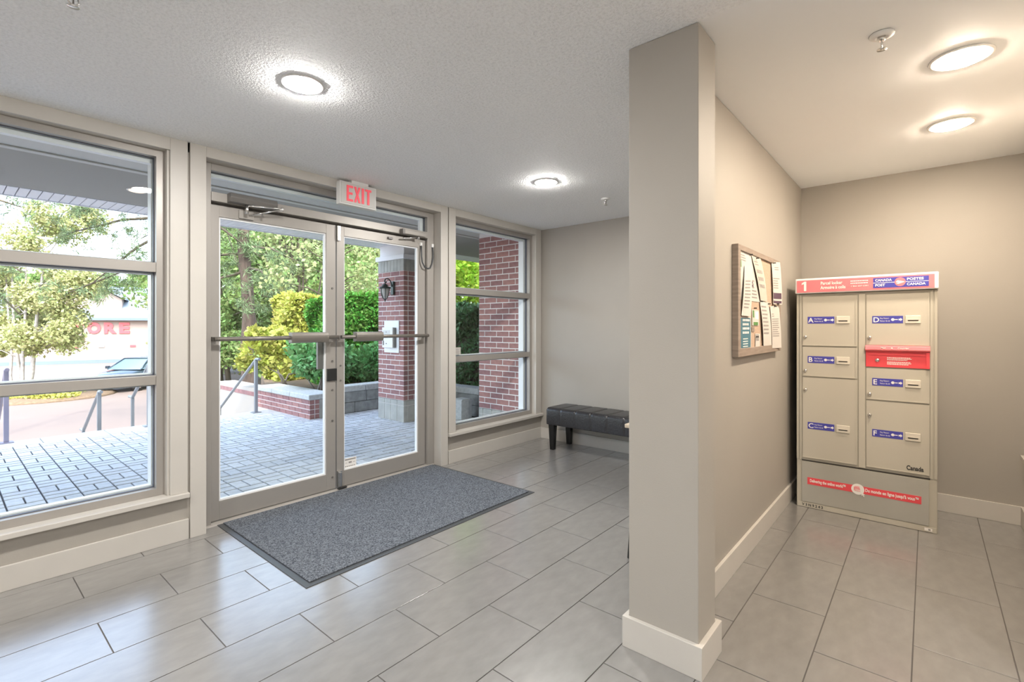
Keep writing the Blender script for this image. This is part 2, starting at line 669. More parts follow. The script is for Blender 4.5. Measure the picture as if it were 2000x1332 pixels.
base('baseboard_front', 'cream baseboard under the large left window', (XL, 1.012, YF - BT, YF))
base('baseboard_front_corner', 'cream baseboard under the narrow right window', (3.17, XE - BT, YF - BT, YF))
base('baseboard_end', 'cream baseboard running behind the bench', (XE - BT, XE, 0.92, YF))
base('baseboard_mail', 'cream baseboard beside the parcel locker', (XE - BT, XE, YR + BT, YD - BT))
base('baseboard_divider', 'cream baseboard under the notice board', (2.04, XE, YD - BT, YD))
base('baseboard_divider_lobby', 'cream baseboard on the lobby side of the dividing wall', (2.04, XE - BT, 0.92, 0.92 + BT))
base('baseboard_right', 'cream baseboard along the right wall of the mail corner', (2.47, XE, YR, YR + BT))
pb = B()
e = 0.02
pb.prism([(XB - e, 0.655 - e), (2.04 + e, 0.655 - e), (2.04 + e, 0.655), (XB, 0.655), (XB, 0.94),
          (2.04 + e, 0.94), (2.04 + e, 0.94 + e), (XB - e, 0.94 + e)], 'xy', 0, BH)
pb.box(2.04, 2.04 + e, 0.655, YD - BT, 0, BH)
tag(pb.build('baseboard_pillar', 'trim', bevel=0.002), 'cream baseboard wrapped around the pillar', 'baseboard', kind='structure')

# ---- window and door casings
YC = 3.488


def casing(name, label, parts):
    t = thing(name, ((parts[0][0] + parts[0][1]) / 2, YC, parts[0][2]), label, 'casing', kind='structure')
    for i, (x0, x1, z0, z1) in enumerate(parts):
        bx('casing_board', 'trim', t, x0, x1, YC, YF + .001, z0, z1, 0.002)
    return t


casing('trim_1', 'cream casing around the large left window',
       [(0.914, 1.006, 0.292, HC), (-1.09, -1.0, 0.292, HC), (-1.0, 0.914, 2.384, HC)])
casing('trim_2', 'cream casing around the double entrance doors',
       [(1.019, 1.108, 0, HC), (3.072, 3.16, 0, HC), (1.108, 3.072, 2.392, HC)])
casing('trim_3', 'cream casing around the narrow right window',
       [(3.173, 3.262, 0.292, HC), (4.535, 4.638, 0.292, HC), (3.262, 4.535, 2.388, HC)])

# ---- windows


def window(name, label, x0, x1, wx0, wx1, bead):
    """x0,x1 outer frame; wx0,wx1 sill extent"""
    t = thing(name, ((x0 + x1) / 2, 3.6, 0.262), label, 'window', kind='structure')
    y0, y1 = 3.555, 3.66
    fw = 0.045
    b = B()
    b.box(x0, x0 + fw, y0, y1, 0.262, 2.40)
    b.box(x1 - fw, x1, y0, y1, 0.262, 2.40)
    b.box(x0 + fw, x1 - fw, y0, y1, 2.345, 2.40)
    b.box(x0 + fw, x1 - fw, y0, y1, 0.262, 0.335)
    b.build('frame', 'alu', t)
    # painted reveal boards
    r = B()
    r.box(x0 - .012, x1 + .012, YF, y0, 2.386, 2.40)
    r.box(x0 - .014, x0 + .004, YF, y0, 0.28, 2.386)
    r.box(x1 - .004, x1 + .014, YF, y0, 0.28, 2.386)
    r.build('reveal', 'trim', t)
    for z0, z1 in ((1.645, 1.703), (0.963, 1.019)):
        bx('mullion', 'alu', t, x0 + fw, x1 - fw, y0 + .005, y1 - .01, z0, z1, 0.002)
    for z0, z1 in ((0.335, 0.963), (1.019, 1.645), (1.703, 2.345)):
        pn = bx('pane', 'glass', t, x0 + fw, x1 - fw, 3.606, 3.612, z0, z1)
        g = 0.005
        s = B()
        a, c = x0 + fw, x1 - fw
        s.box(a, a + g, 3.598, 3.620, z0, z1).box(c - g, c, 3.598, 3.620, z0, z1)
        s.box(a + g, c - g, 3.598, 3.620, z0, z0 + g).box(a + g, c - g, 3.598, 3.620, z1 - g * .8, z1)
        s.build('spacer', 'spacer', pn)
        w = B()
        w.box(a, a + bead, 3.628, 3.70, z0, z1).box(c - bead, c, 3.628, 3.70, z0, z1)
        top = .030 if z1 > 2 else .012
        w.box(a + bead, c - bead, 3.628, 3.67, z1 - top, z1).box(a + bead, c - bead, 3.628, 3.67, z0, z0 + .012)
        w.build('outer_bead', 'white_frame', pn)
    B().box(wx0, wx1, 3.462, 3.555, 0.262, 0.292).build('sill', 'trim', t, 0.004)
    return t


window('window_1', 'wide three-light aluminium window overlooking the patio', -1.02, 0.905, -1.09, 1.011, .010)
w2 = window('window_2', 'narrow three-light aluminium window beside the bench', 3.245, 4.545, 3.167, XE, .03)

# ---- door frame with transom
df = thing('door_frame', (2.09, 3.63, 0), 'aluminium frame and transom around the double entrance doors', 'door frame', kind='structure')
FY0, FY1 = 3.59, 3.70
b = B().box(1.108, 1.168, FY0, FY1, 0, 2.40).box(2.994, 3.088, FY0, FY1, 0, 2.40)
b.box(1.168, 2.994, FY0, FY1, 2.345, 2.40)
b.build('frame', 'alu', df, 0.002)
bx('transom_bar', 'alu', df, 1.168, 2.994, FY0 - .005, FY1, 2.145, 2.205, 0.002)
bx('door_stop', 'alu_dark', df, 1.168, 2.994, FY0 + .06, FY1, 2.125, 2.145)
tp = bx('transom_pane', 'glass', df, 1.168, 2.994, 3.637, 3.643, 2.205, 2.345)
s = B().box(1.168, 2.994, 3.655, 3.685, 2.318, 2.345).box(2.955, 2.994, 3.655, 3.685, 2.205, 2.318)
s.box(1.168, 1.19, 3.655, 3.685, 2.205, 2.318)
s.build('outer_bead', 'white_frame', tp)
s = B().box(1.168, 2.994, 3.63, 3.65, 2.342, 2.345).box(2.991, 2.994, 3.63, 3.65, 2.205, 2.342)
s.build('spacer', 'spacer', tp)
B().prism([(3.575, -0.001), (3.72, -0.001), (3.72, 0.012), (3.60, 0.016), (3.58, 0.008)], 'yz', 1.108, 3.088).build(
    'threshold', 'alu', df)
r = B().box(1.096, 1.1085, YF, FY0, 0, 2.392).box(3.074, 3.09, YF, FY0, 0, 2.392).box(1.1085, 3.074, YF, FY0, 2.392, 2.402)
r.build('reveal', 'trim', df)


def door(name, label, x0, x1, gx0, gx1, hinge):
    t = thing(name, ((x0 + x1) / 2, 3.64, 0.02), label, 'door', kind='structure')
    y0, y1 = 3.618, 3.662
    z0, z1, gz0, gz1 = 0.02, 2.128, 0.145, 2.052
    bx('stile', 'alu', t, x0, gx0, y0, y1, z0, z1, 0.002)
    bx('stile', 'alu', t, gx1, x1, y0, y1, z0, z1, 0.002)
    bx('top_rail', 'alu', t, gx0, gx1, y0, y1, gz1, z1, 0.0015)
    bx('bottom_rail', 'alu', t, gx0, gx1, y0, y1, z0, gz0, 0.0015)
    pn = bx('pane', 'glass', t, gx0, gx1, 3.637, 3.643, gz0, gz1)
    g = .010
    s = B().box(gx0, gx0 + g, 3.627, 3.655, gz0, gz1).box(gx1 - g, gx1, 3.627, 3.655, gz0, gz1)
    s.box(gx0 + g, gx1 - g, 3.627, 3.655, gz0, gz0 + g).box(gx0 + g, gx1 - g, 3.627, 3.655, gz1 - g, gz1)
    s.build('glazing_bead', 'white_frame', pn)
    # push bar with end posts and a wide crash paddle
    zb = 1.233
    pb = B().tube([(x0 + .004, 3.555, zb), (x1 - .012, 3.555, zb)], 0.0145, 12)
    bar = pb.build('push_bar', 'alu_bar', t)
    px0, px1 = (1.675, 1.965) if hinge == 'l' else (2.205, 2.462)
    prof = [(3.53, zb - .036), (3.524, zb - .015), (3.522, zb), (3.524, zb + .015), (3.53, zb + .036), (3.58, zb + .04), (3.58, zb - .04)]
    B().prism(prof, 'yz', px0, px1).build('paddle', 'alu_bar', bar, 0.002)
    pe = B().box(x0 + .004, x0 + .03, 3.555, y0, zb - .014, zb + .014).box(x1 - .04, x1 - .014, 3.555, y0, zb - .014, zb + .014)
    pe.build('bar_bracket', 'alu', bar)
    return t


d1 = door('door_1', 'left glazed aluminium entrance door with push bar and dark latch', 1.172, 2.072, 1.226, 1.992, 'l')
d2 = door('door_2', 'right glazed aluminium entrance door with hinge-side cord loop', 2.082, 2.988, 2.146, 2.905, 'r')
bx('latch', 'plastic_black', d1, 1.994, 2.077, 3.606, 3.62, 0.885, 0.982, 0.002)
bx('latch_plate', 'alu_dark', d1, 1.935, 1.99, 3.645, 3.668, 0.98, 1.22)
for z in (1.62, 1.04, 0.81, 0.565, 0.115):
    B().lathe([(0.0085, 3.612), (0.0085, 3.62)], (2.042, 0, z), 'y', 10).build('screw', 'alu_dark', d1)
for z in (1.0, 0.88):
    B().lathe([(0.0075, 3.612), (0.0075, 3.62)], (2.114, 0, z), 'y', 10).build('screw', 'alu_dark', d2)
B().box(2.082, 2.118, 3.598, 3.62, 0.024, 0.155).box(2.09, 2.11, 3.585, 3.60, 0.03, 0.145).build('flush_bolt', 'chrome', d2, 0.002)
B().box(2.078, 2.106, 3.598, 3.62, 2.005, 2.125).box(2.082, 2.10, 3.59, 3.60, 2.015, 2.11).build('top_bolt', 'chrome', d2, 0.002)
bx('bolt_keeper', 'plastic_black', d2, 2.075, 2.15, 3.578, 3.598, 0.016, 0.024)
# security sticker on the right pane
st = bx('window_sticker', 'print_white', d2, 2.158, 2.268, 3.6355, 3.6368, 0.155, 0.235)
pr = B().box(2.165, 2.262, 3.6345, 3.6353, 0.217, 0.226)
pr.box(2.198, 2.226, 3.6345, 3.6353, 0.19, 0.203).box(2.168, 2.185, 3.6345, 3.6353, 0.193, 0.196).box(2.238, 2.258, 3.6345, 3.6353, 0.193, 0.196)
for i in range(6):
    pr.box(2.166 + i * .016, 2.177 + i * .016, 3.6345, 3.6353, 0.163, 0.17)
pr.build('sticker_print', 'print_grey', st)
# cord loop between door and frame
B().tube([(2.93, 3.606, 2.075), (2.93, 3.60, 2.03), (2.925, 3.592, 1.97), (2.93, 3.588, 1.915), (2.955, 3.584, 1.872), (2.99, 3.582, 1.862),
          (3.02, 3.58, 1.87), (3.042, 3.58, 1.915), (3.052, 3.58, 1.97), (3.052, 3.582, 2.03), (3.05, 3.586, 2.075)], 0.0065, 8).build(
    'power_cord', 'rubber', d2)
B().box(2.918, 2.942, 3.600, 3.62, 2.068, 2.10).box(3.038, 3.062, 3.578, 3.59, 2.068, 2.10).build('cord_clip', 'plastic_white', d2, 0.002)


def closer(label, prof_pts, x0, x1, arms, bodymat):
    t = thing('door_closer', (x0, 3.56, 2.15), label, 'door closer')
    body = B()
    body.prism(prof_pts, 'yz', x0, x1)
    body.build('body', bodymat, t, 0.004)
    for a, b_, w in arms:
        B().tube([a, b_], w, 8).build('arm', 'chrome', t)
    return t


zc = 2.178
c1 = closer('round-ended bronze door closer with folded arm above left door',
            [(3.584, zc - .032), (3.53, zc - .03), (3.518, zc), (3.53, zc + .03), (3.584, zc + .032)], 1.262, 1.572,
            [((1.375, 3.55, 2.143), (1.592, 3.50, 2.150), .006), ((1.592, 3.50, 2.146), (1.405, 3.60, 2.088), .006)], 'alu_dark')
bx('shoe', 'alu', c1, 1.345, 1.44, 3.60, 3.618, 2.06, 2.118, 0.002)
B().lathe([(0.012, 2.085), (0.012, 2.15)], (1.375, 3.552, 0), 'z', 12).build('spindle', 'chrome', c1)
B().lathe([(0.008, 2.135), (0.011, 2.14), (0.011, 2.156), (0.008, 2.16)], (1.592, 3.50, 0), 'z', 12).build('elbow', 'chrome', c1)
B().tube([(1.48, 3.556, 2.108), (1.48, 3.556, 2.085)], .006, 8).build('adjuster', 'alu_dark', c1)
c2 = closer('slim grey door closer with short arm above right door',
            [(3.584, 2.142), (3.545, 2.145), (3.545, 2.182), (3.584, 2.186)], 2.70, 2.945,
            [((2.86, 3.555, 2.13), (2.70, 3.575, 2.108), .007)], 'alu')
bx('end_cap', 'alu_dark', c2, 2.678, 2.70, 3.545, 3.584, 2.142, 2.188, 0.002)
bx('shoe', 'alu_dark', c2, 2.565, 2.61, 3.60, 3.618, 2.085, 2.105, 0.002)
B().lathe([(0.014, 2.115), (0.014, 2.142)], (2.862, 3.56, 0), 'z', 12).build('spindle', 'chrome', c2)

# notice taped inside the right window
nn = B().box(3.30, 3.432, 3.600, 3.6015, 1.034, 1.106).build('notice_card', 'paper')
tag(nn, 'small printed card stuck low in the middle pane of the narrow window', 'notice')
pr = B()
for i in range(5):
    pr.box(3.31, 3.42 - .012 * (i % 2), 3.599, 3.5998, 1.045 + i * .011, 1.049 + i * .011)
pr.build('printed_lines', 'print_grey', nn)

# ================================================================== ENTRANCE MAT
em = thing('entrance_mat', (1.63, 2.98, 0), 'large grey-blue ribbed carpet mat inside the entrance doors', 'mat')
mx0, mx1, my0, my1 = 1.20, 3.07, 2.375, 3.59
bq = B().box(mx0, mx1, my0, my1, 0.0, 0.004)
bq.build('rubber_edge', 'rubber', em, 0.0015)
B().box(mx0 + .035, mx1 - .03, my0 + .035, my1 - .015, 0.004, 0.011).build('carpet', 'carpet', em, 0.003)

# ================================================================== EXIT SIGN
ex = thing('exit_sign', (2.16, 3.45, 2.26), 'illuminated white EXIT sign with red letters above the doors', 'exit sign')
ex0, ex1, ez0, ez1 = 2.0, 2.322, 2.262, 2.440
bx('housing', 'plastic_white', ex, ex0, ex1, 3.428, 3.486, ez0, ez1, 0.004)
bx('canopy', 'plastic_white', ex, 2.10, 2.25, 3.43, 3.484, ez1, HC)
bx('face_plate', 'exit_plate', ex, ex0 + .008, ex1 - .012, 3.4225, 3.428, ez0 + .01, ez1 - .008, 0.002)
lz0, lz1 = ez0 + .028, ez1 - .028
lh = lz1 - lz0


def letter_poly(polys, x, w):
    b = B()
    for poly in polys:
        b.prism([(x + a * w, lz0 + c * lh) for a, c in poly], 'xz', 3.4185, 3.4226)
    return b


E_ = [[(0, 0), (.32, 0), (.32, 1), (0, 1)], [(.32, .86), (1, .86), (1, 1), (.32, 1)], [(.32, .43), (.92, .43), (.92, .57), (.32, .57)],
      [(.32, 0), (1, 0), (1, .14), (.32, .14)]]
X_ = [[(0, 0), (.32, 0), (.50, .36), (.68, 0), (1, 0), (.66, .5), (1, 1), (.68, 1), (.5, .64), (.32, 1), (0, 1), (.34, .5)]]
I_ = [[(0, 0), (1, 0), (1, 1), (0, 1)]]
T_ = [[(.32, 0), (.68, 0), (.68, .86), (1, .86), (1, 1), (0, 1), (0, .86), (.32, .86)]]
for nm, pl, x, w in (('letter_e', E_, 2.052, .054), ('letter_x', X_, 2.116, .056), ('letter_i', I_, 2.184, .020), ('letter_t', T_, 2.216, .054)):
    letter_poly(pl, x, w).build(nm, 'exit_red', ex)

# ================================================================== CEILING LIGHTS


def downlight(x, y, label, r, lamp, z=HC, group=None, depth=0.0):
    t = thing('recessed_light', (x, y, z), label, 'ceiling light', group)
    B().lathe([(r * .80, z - .0005), (r * .84, z - .006), (r * .97, z - .005), (r, z), (r * .97, z + .001), (r * .80, z + .001)], (x, y, 0), 'z', 40).build(
        'trim_ring', 'plastic_white', t)
    B().lathe([(r * .80, z - .003), (r * .77, z - .010), (r * .6, z - .0135), (0.0, z - .015)], (x, y, 0), 'z', 40).build('lens', lamp, t)
    return t


downlight(1.117, 2.247, 'round white recessed light in the popcorn ceiling before the left door', 0.098, 'lamp_lobby')
downlight(3.122, 2.302, 'round white recessed light in the popcorn ceiling before the narrow window', 0.098, 'lamp_lobby')
downlight(2.822, -0.108, 'recessed light in the smooth ceiling, beside the sprinkler', 0.108, 'lamp_mail')
downlight(3.715, -0.10, 'recessed light in the smooth ceiling just before the parcel locker', 0.106, 'lamp_mail')
for x, y in ((-0.9, 2.25), (-0.9, -0.2), (-0.9, -1.6), (0.9, -1.4)):
    downlight(x, y, 'round white recessed light in the popcorn ceiling far from the doors', 0.098, 'lamp_lobby',
              group='recessed lights over the back of the lobby')

# ================================================================== SPRINKLERS


def sprinkler(x, y, label):
    t = thing('fire_sprinkler', (x, y, HC), label, 'sprinkler')
    B().lathe([(0.042, HC), (0.040, HC - .006), (0.024, HC - .012), (0.020, HC - .012), (0.018, HC - .002)], (x, y, 0), 'z', 28).build(
        'escutcheon', 'plastic_white', t)
    B().lathe([(0.012, HC - .001), (0.012, HC - .022), (0.008, HC - .026)], (x, y, 0), 'z', 14).build('body', 'chrome', t)
    for s in (-1, 1):
        B().tube([(x + s * .011, y, HC - .022), (x + s * .015, y, HC - .04), (x + s * .005, y, HC - .054)], .0028, 6).build(
            'frame_arm', 'chrome', t)
    B().tube([(x, y, HC - .024), (x, y, HC - .05)], .0025, 8).build('glass_bulb', 'alu_dark', t)
    B().lathe([(0.003, HC - .052), (0.017, HC - .056), (0.017, HC - .059), (0.0, HC - .060)], (x, y, 0), 'z', 16).build('deflector', 'chrome', t)


sprinkler(0.30, 2.21, 'fire sprinkler head in the popcorn ceiling near the wide window')
sprinkler(3.872, 2.193, 'fire sprinkler head in the popcorn ceiling near the bench')
sprinkler(2.399, 0.137, 'fire sprinkler head in the smooth ceiling by the pillar')

# ================================================================== BENCH
bn = thing('upholstered_bench', (4.43, 2.5, 0), 'black leather channel-tufted bench on dark legs against the end wall', 'bench')
by0, by1, bx0_, bx1_ = 1.85, 3.13, 4.235, 4.625
bz0, bz1 = 0.268, 0.452
CH = 0.187


def rounded_profile(x0, x1, z0, z1, r, nr=5):
    pts = []
    for cx, cz, a0 in ((x1 - r, z0 + .01, -90), (x1 - r, z1 - r, 0), (x0 + r, z1 - r, 90), (x0 + r, z0 + .01, 180)):
        rr = r if cz > (z0 + z1) / 2 else 0.01
        cxx = cx if cz > (z0 + z1) / 2 else (x1 - .01 if a0 == -90 else x0 + .01)
        for i in range(nr):
            a = math.radians(a0 + 90 * i / (nr - 1))
            pts.append((cxx + rr * math.cos(a), cz + rr * math.sin(a)))
    return pts


prof = rounded_profile(bx0_, bx1_, bz0, bz1, 0.035)
mid = ((bx0_ + bx1_) / 2, (bz0 + bz1) / 2)
stations = []
yy = by1
ys = [by1]
seams = []
q = by1 - CH
while q > by0 + .05:
    seams.append(q)
    q -= CH
N = 130
sb = B()
rows = []
for i in range(N + 1):
    y = by0 + (by1 - by0) * i / N
    d = min([abs(y - s_) for s_ in seams])
    ind = 0.0065 * math.exp(-(d / 0.011) ** 2)
    ee = min(y - by0, by1 - y)
    er = 0.03
    end = er - math.sqrt(max(0, er * er - (er - min(ee, er)) ** 2))
    rows.append([(x - (1 if x > mid[0] else -1) * (ind * .6 + end * .9), y,
                  z - (ind + end * .8 if z > mid[1] else 0)) for x, z in prof])
npf = len(prof)
for r_ in rows:
    sb.v += r_
for i in range(N):
    for j in range(npf):
        j2 = (j + 1) % npf
        sb.f.append((i * npf + j, i * npf + j2, (i + 1) * npf + j2, (i + 1) * npf + j))
        sb.sm.append(True)
sb.f.append(tuple(reversed(range(npf))))
sb.sm.append(False)
sb.f.append(tuple(N * npf + j for j in range(npf)))
sb.sm.append(False)
seat = sb.build('seat', 'leather', bn)
for s_ in seams:
    loop = [(x - (1 if x > mid[0] else -1) * .0042, s_, z - (.005 if z > mid[1] else 0)) for x, z in prof[npf // 4:]]
    B().tube(loop, .0022, 5).build('seam', 'leather', seat)
for lx in (4.277, 4.592):
    for ly in (3.062, 1.92):
        sx = 0.023
        lg = B().add([(lx - .034, ly - .034, bz0 + .004), (lx + .034, ly - .034, bz0 + .004), (lx + .034, ly + .034, bz0 + .004), (lx - .034, ly + .034, bz0 + .004),
                      (lx - sx, ly - sx, 0), (lx + sx, ly - sx, 0), (lx + sx, ly + sx, 0), (lx - sx, ly + sx, 0)],
                     [(0, 1, 2, 3), (7, 6, 5, 4), (0, 4, 5, 1), (1, 5, 6, 2), (2, 6, 7, 3), (3, 7, 4, 0)])
        lg.build('leg', 'wood_black', bn, 0.003)

# ================================================================== CONSOLE TABLE behind the pillar
ct = thing('console_table', (2.95, 1.14, 0), 'pale-topped console table with dark legs, mostly hidden behind the pillar', 'table')
bx('table_top', 'wood_pale', ct, 2.588, 3.35, 0.945, 1.342, 0.728, 0.75, 0.003)
bx('apron', 'wood_black', ct, 2.625, 3.315, 0.97, 1.315, 0.66, 0.728)
for tx, fx in ((2.66, 2.55), (3.28, 3.39)):
    for ty, fy in ((1.0, 0.97), (1.285, 1.292)):
        B().tube([(tx, ty, .70), (fx, fy, 0)], [0.02, 0.012], 8).build('leg', 'wood_black', ct)

# ================================================================== WALL LEDGE at the right edge
sh = thing('wall_ledge', (4.0, YR, 0.45), 'cream ledge on the right wall of the mail corner', 'shelf')
bx('ledge_board', 'trim', sh, 2.9, 4.53, YR, YR + .03, 0.462, 0.487, 0.002)
bx('ledge_bracket', 'trim', sh, 4.40, 4.44, YR, YR + .02, 0.36, 0.462, 0.002)
bx('ledge_bracket', 'trim', sh, 3.00, 3.04, YR, YR + .02, 0.36, 0.462, 0.002)

# ================================================================== PARCEL LOCKER
LX = 4.105
lk = thing('parcel_locker', (4.36, 0.342, 0), 'beige metal parcel locker with red header and six lettered doors', 'parcel locker')
LYL, LYR = 0.735, -0.047         # left and right sides
bx('cabinet', 'locker', lk, LX, 4.60, LYR, LYL, 0.0, 1.552, 0.003)
for (a, c) in ((0.722, 0.735), (0.703, 0.716), (-0.026, -0.012), (-0.047, -0.032)):
    bx('side_moulding', 'locker', lk, LX - .006, LX, a, c, 0.345, 1.548, 0.0015)
bx('centre_post', 'locker_door', lk, LX - .007, LX, 0.325, 0.362, 0.35, 1.54, 0.002)
bx('foot_rail', 'locker_door', lk, LX - .004, LX, LYR + .004, LYL - .004, 0.002, 0.036, 0.001)
bx('gap_line', 'gap', lk, LX - .0008, LX + .002, -0.012, 0.703, 0.336, 0.346)
# header
hd = bx('header', 'plastic_white', lk, LX - .035, 4.50, LYR - .006, LYL + .004, 1.555, 1.662, 0.006)
bx('header_face', 'red_light', hd, LX - .038, LX - .034, -0.034, 0.728, 1.562, 1.649, 0.001)
HX = LX - .0385
bx('logo_panel', 'blue', hd, HX - .001, HX, -0.006, 0.279, 1.573, 1.640)
bx('logo_divider', 'print_white', hd, HX - .0014, HX - .001, -0.006, 0.279, 1.6055, 1.6085)
B().lathe([(0.0285, HX - .0020), (0.0285, HX - .0012)], (0, 0.137, 1.608), 'x', 32).build('logo_disc', 'red_light', hd)
wing = [(0.160, 1.607), (0.150, 1.618), (0.117, 1.609), (0.114, 1.606), (0.147, 1.594), (0.158, 1.600), (0.140, 1.606)]
B().prism(wing, 'yz', HX - .0028, HX - .0021).build('logo_wing', 'print_white', hd)
for s_, y, z, w, sz in (('CANADA', .268, 1.6165, .088, .022), ('POST', .268, 1.5835, .052, .022), ('POSTES', .103, 1.6165, .083, .022),
                        ('CANADA', .103, 1.5835, .093, .022)):
    text(s_, sz, (HX - .0015, y, z), '-x', 'print_white', hd, 'logo_lettering', bold=.0006, width=w)
B().prism([(.683, 1.572), (.683, 1.623), (.697, 1.617), (.697, 1.628), (.681, 1.640), (.668, 1.640), (.668, 1.572)], 'yz', HX - .0014, HX - .0004).build('locker_number', 'print_white', hd)
text('Parcel locker', .031, (HX - .0008, .580, 1.612), '-x', 'print_white', hd, 'header_lettering', bold=.0007, width=.128)
text('Armoire \u00e0 colis', .031, (HX - .0008, .580, 1.581), '-x', 'print_white', hd, 'header_lettering', bold=.0007, width=.148)
for i in range(2):
    b = B()
    yq = .404
    while yq > .312:
        w_ = rnd.uniform(.005, .013)
        b.box(HX - .0012, HX - .0004, yq - w_, yq, 1.624 - i * .015, 1.6305 - i * .015)
        yq -= w_ + .0025
    b.build('small_print', 'print_white', hd)
text('1 866 607-6301', .013, (HX - .0008, .404, 1.588), '-x', 'print_white', hd, 'phone_number', width=.095)


def locker_door(letter, y1, y0, z0, z1, zst, lock):
    """y1 left edge, y0 right edge, zst sticker centre height"""
    d = bx('locker_door', 'locker_door', lk, LX - .007, LX + .001, y0, y1, z0, z1, 0.0012)
    d['label'] = 'locker door marked ' + letter
    fx = LX - .007
    fr = B()
    fr.box(fx - .003, fx, y0, y0 + .009, z0, z1).box(fx - .003, fx, y0 + .009, y1, z0, z0 + .006)
    fr.build('door_lip', 'locker_door', d)
    wS = .163
    sy1 = y1 - .033
    bx('sticker', 'blue', d, fx - .0012, fx, sy1 - wS, sy1, zst - .0245, zst + .0245)
    text(letter, .047, (fx - .0014, sy1 - .004, zst - .0165), '-x', 'print_white', d, 'door_letter', bold=.0008)
    text('Key Return', .0135, (fx - .0014, sy1 - .042, zst + .005), '-x', 'print_white', d, 'sticker_lettering', width=.047)
    text('Retour de cl\u00e9', .0135, (fx - .0014, sy1 - .042, zst - .013), '-x', 'print_white', d, 'sticker_lettering', width=.052)
    kx = fx - .0016
    ky = sy1 - .104
    k_ = B().lathe([(0.009, kx), (0.009, kx + .0006)], (0, ky - .006, zst), 'x', 14)
    k_.box(kx, kx + .0006, ky - .032, ky - .012, zst - .0025, zst + .0025)
    k_.build('key_symbol', 'print_white', d)
    B().prism([(ky - .056, zst), (ky - .046, zst + .011), (ky - .046, zst + .005), (ky - .036, zst + .005), (ky - .036, zst - .005),
               (ky - .046, zst - .005), (ky - .046, zst - .011)], 'yz', kx, kx + .0006).build('arrow_symbol', 'print_white', d)
    hy1 = sy1 - wS - .011
    bx('key_slot_plate', 'slot_plate', d, fx - .007, fx, hy1 - .079, hy1, zst - .026, zst + .026, 0.003)
    s2 = B().box(fx - .0075, fx - .0065, hy1 - .066, hy1 - .014, zst - .011, zst - .004)
    s2.build('key_slot', 'gap', d)
    bx('slot_lip', 'slot_plate', d, fx - .010, fx - .006, hy1 - .07, hy1 - .01, zst - .003, zst + .001)
    ly, lz = lock
    B().lathe([(0.012, fx), (0.012, fx - .006), (0.009, fx - .012), (0.0, fx - .012)], (0, ly, lz), 'x', 18).build('lock', 'chrome', d)
    bx('lock_slit', 'gap', d, fx - .0126, fx - .0119, ly - .0012, ly + .0012, lz - .005, lz + .005)


locker_door('A', .697, .370, 1.178, 1.531, 1.362, (.678, 1.241))
locker_door('B', .697, .370, 0.957, 1.168, 1.078, (.678, 0.997))
locker_door('C', .697, .370, 0.364, 0.947, 0.600, (.678, 0.858))
locker_door('D', .319, -.008, 1.192, 1.531, 1.362, (.300, 1.241))
locker_door('E', .319, -.008, 0.824, 1.034, 0.944, (.300, 0.859))
locker_door('F', .319, -.008, 0.364, 0.814, 0.599, (.300, 0.717))
text('Canada', .040, (LX - .0074, .106, .384), '-x', 'print_black', lk, 'wordmark', bold=.0012, width=.086)
# red mail slot
ms = bx('mail_slot', 'red', lk, LX - .010, LX, -.010, .321, 1.044, 1.150, 0.002)
B().prism([(LX - .010, 1.150), (LX - .030, 1.155), (LX - .034, 1.162), (LX - .028, 1.184), (LX - .010, 1.190), (LX, 1.190), (LX, 1.150)], 'xz', -.012, .323).build(
    'slot_hood', 'red_light', ms, 0.0015)  # lighter red than the slot: light on the hood's top put into its colour
bx('slot_opening', 'red', ms, LX - .0135, LX - .010, .010, .305, 1.124, 1.138)
bx('side_fin', 'red', ms, LX - .022, LX - .010, -.010, .006, 1.046, 1.150)
text('Mail', .016, (LX - .034, .238, 1.1685), '-x', 'print_white', ms, 'hood_lettering', bold=.0003)
text('Courrier', .016, (LX - .034, .150, 1.1685), '-x', 'print_white', ms, 'hood_lettering', bold=.0003)
B().lathe([(0.005, LX - .035), (0.005, LX - .031)], (0, .180, 1.1735), 'x', 12).build('hood_symbol', 'print_white', ms)
B().lathe([(0.013, LX - .010), (0.013, LX - .013), (0.008, LX - .017), (0.0, LX - .017)], (0, .258, 1.090), 'x', 18).build('lock', 'chrome', ms)
b = B()
for i in range(6):
    zq = 1.108 - i * .0078 - (.006 if i > 2 else 0)
    yq = .206
    while yq > (.085 if i not in (2, 5) else .10):
        w_ = rnd.uniform(.004, .012)
        b.box(LX - .0112, LX - .0100, yq - w_, yq, zq, zq + .0042)
        yq -= w_ + .0018
b.build('small_print', 'print_white', ms)
# kick panel with web slogan
kp = bx('kick_panel', 'locker_kick', lk, LX - .005, LX + .001, -.006, .702, 0.042, 0.333, 0.001)
bx('slogan_band', 'red', kp, LX - .0062, LX - .005, .031, .666, 0.172, 0.222)
text('Delivering the online world\u2122', .03, (LX - .0066, .651, .190), '-x', 'print_white', kp, 'slogan', bold=.0008, width=.215)
text('Du monde en ligne jusqu\u2019\u00e0 vous\u2122', .03, (LX - .0066, .325, .190), '-x', 'print_white', kp, 'slogan', bold=.0008, width=.28)
B().lathe([(0.037, LX - .0075), (0.037, LX - .0062)], (0, .366, .198), 'x', 32).build('slogan_disc', 'print_white', kp)
cart = B().box(LX - .0086, LX - .0076, .352, .386, .196, .2005).box(LX - .0086, LX - .0076, .354, .384, .204, .2085)
cart.box(LX - .0086, LX - .0076, .356, .382, .212, .2165).box(LX - .0086, LX - .0076, .384, .3875, .188, .214).box(LX - .0086, LX - .0076, .352, .384, .186, .189)
cart.build('cart_symbol', 'red_light', kp)
B().prism([(.345, .186), (.345, .158), (.338, .164), (.333, .152), (.328, .154), (.333, .166), (.325, .167)], 'yz', LX - .0096, LX - .0088).build(
    'cursor_symbol', 'print_white', kp)
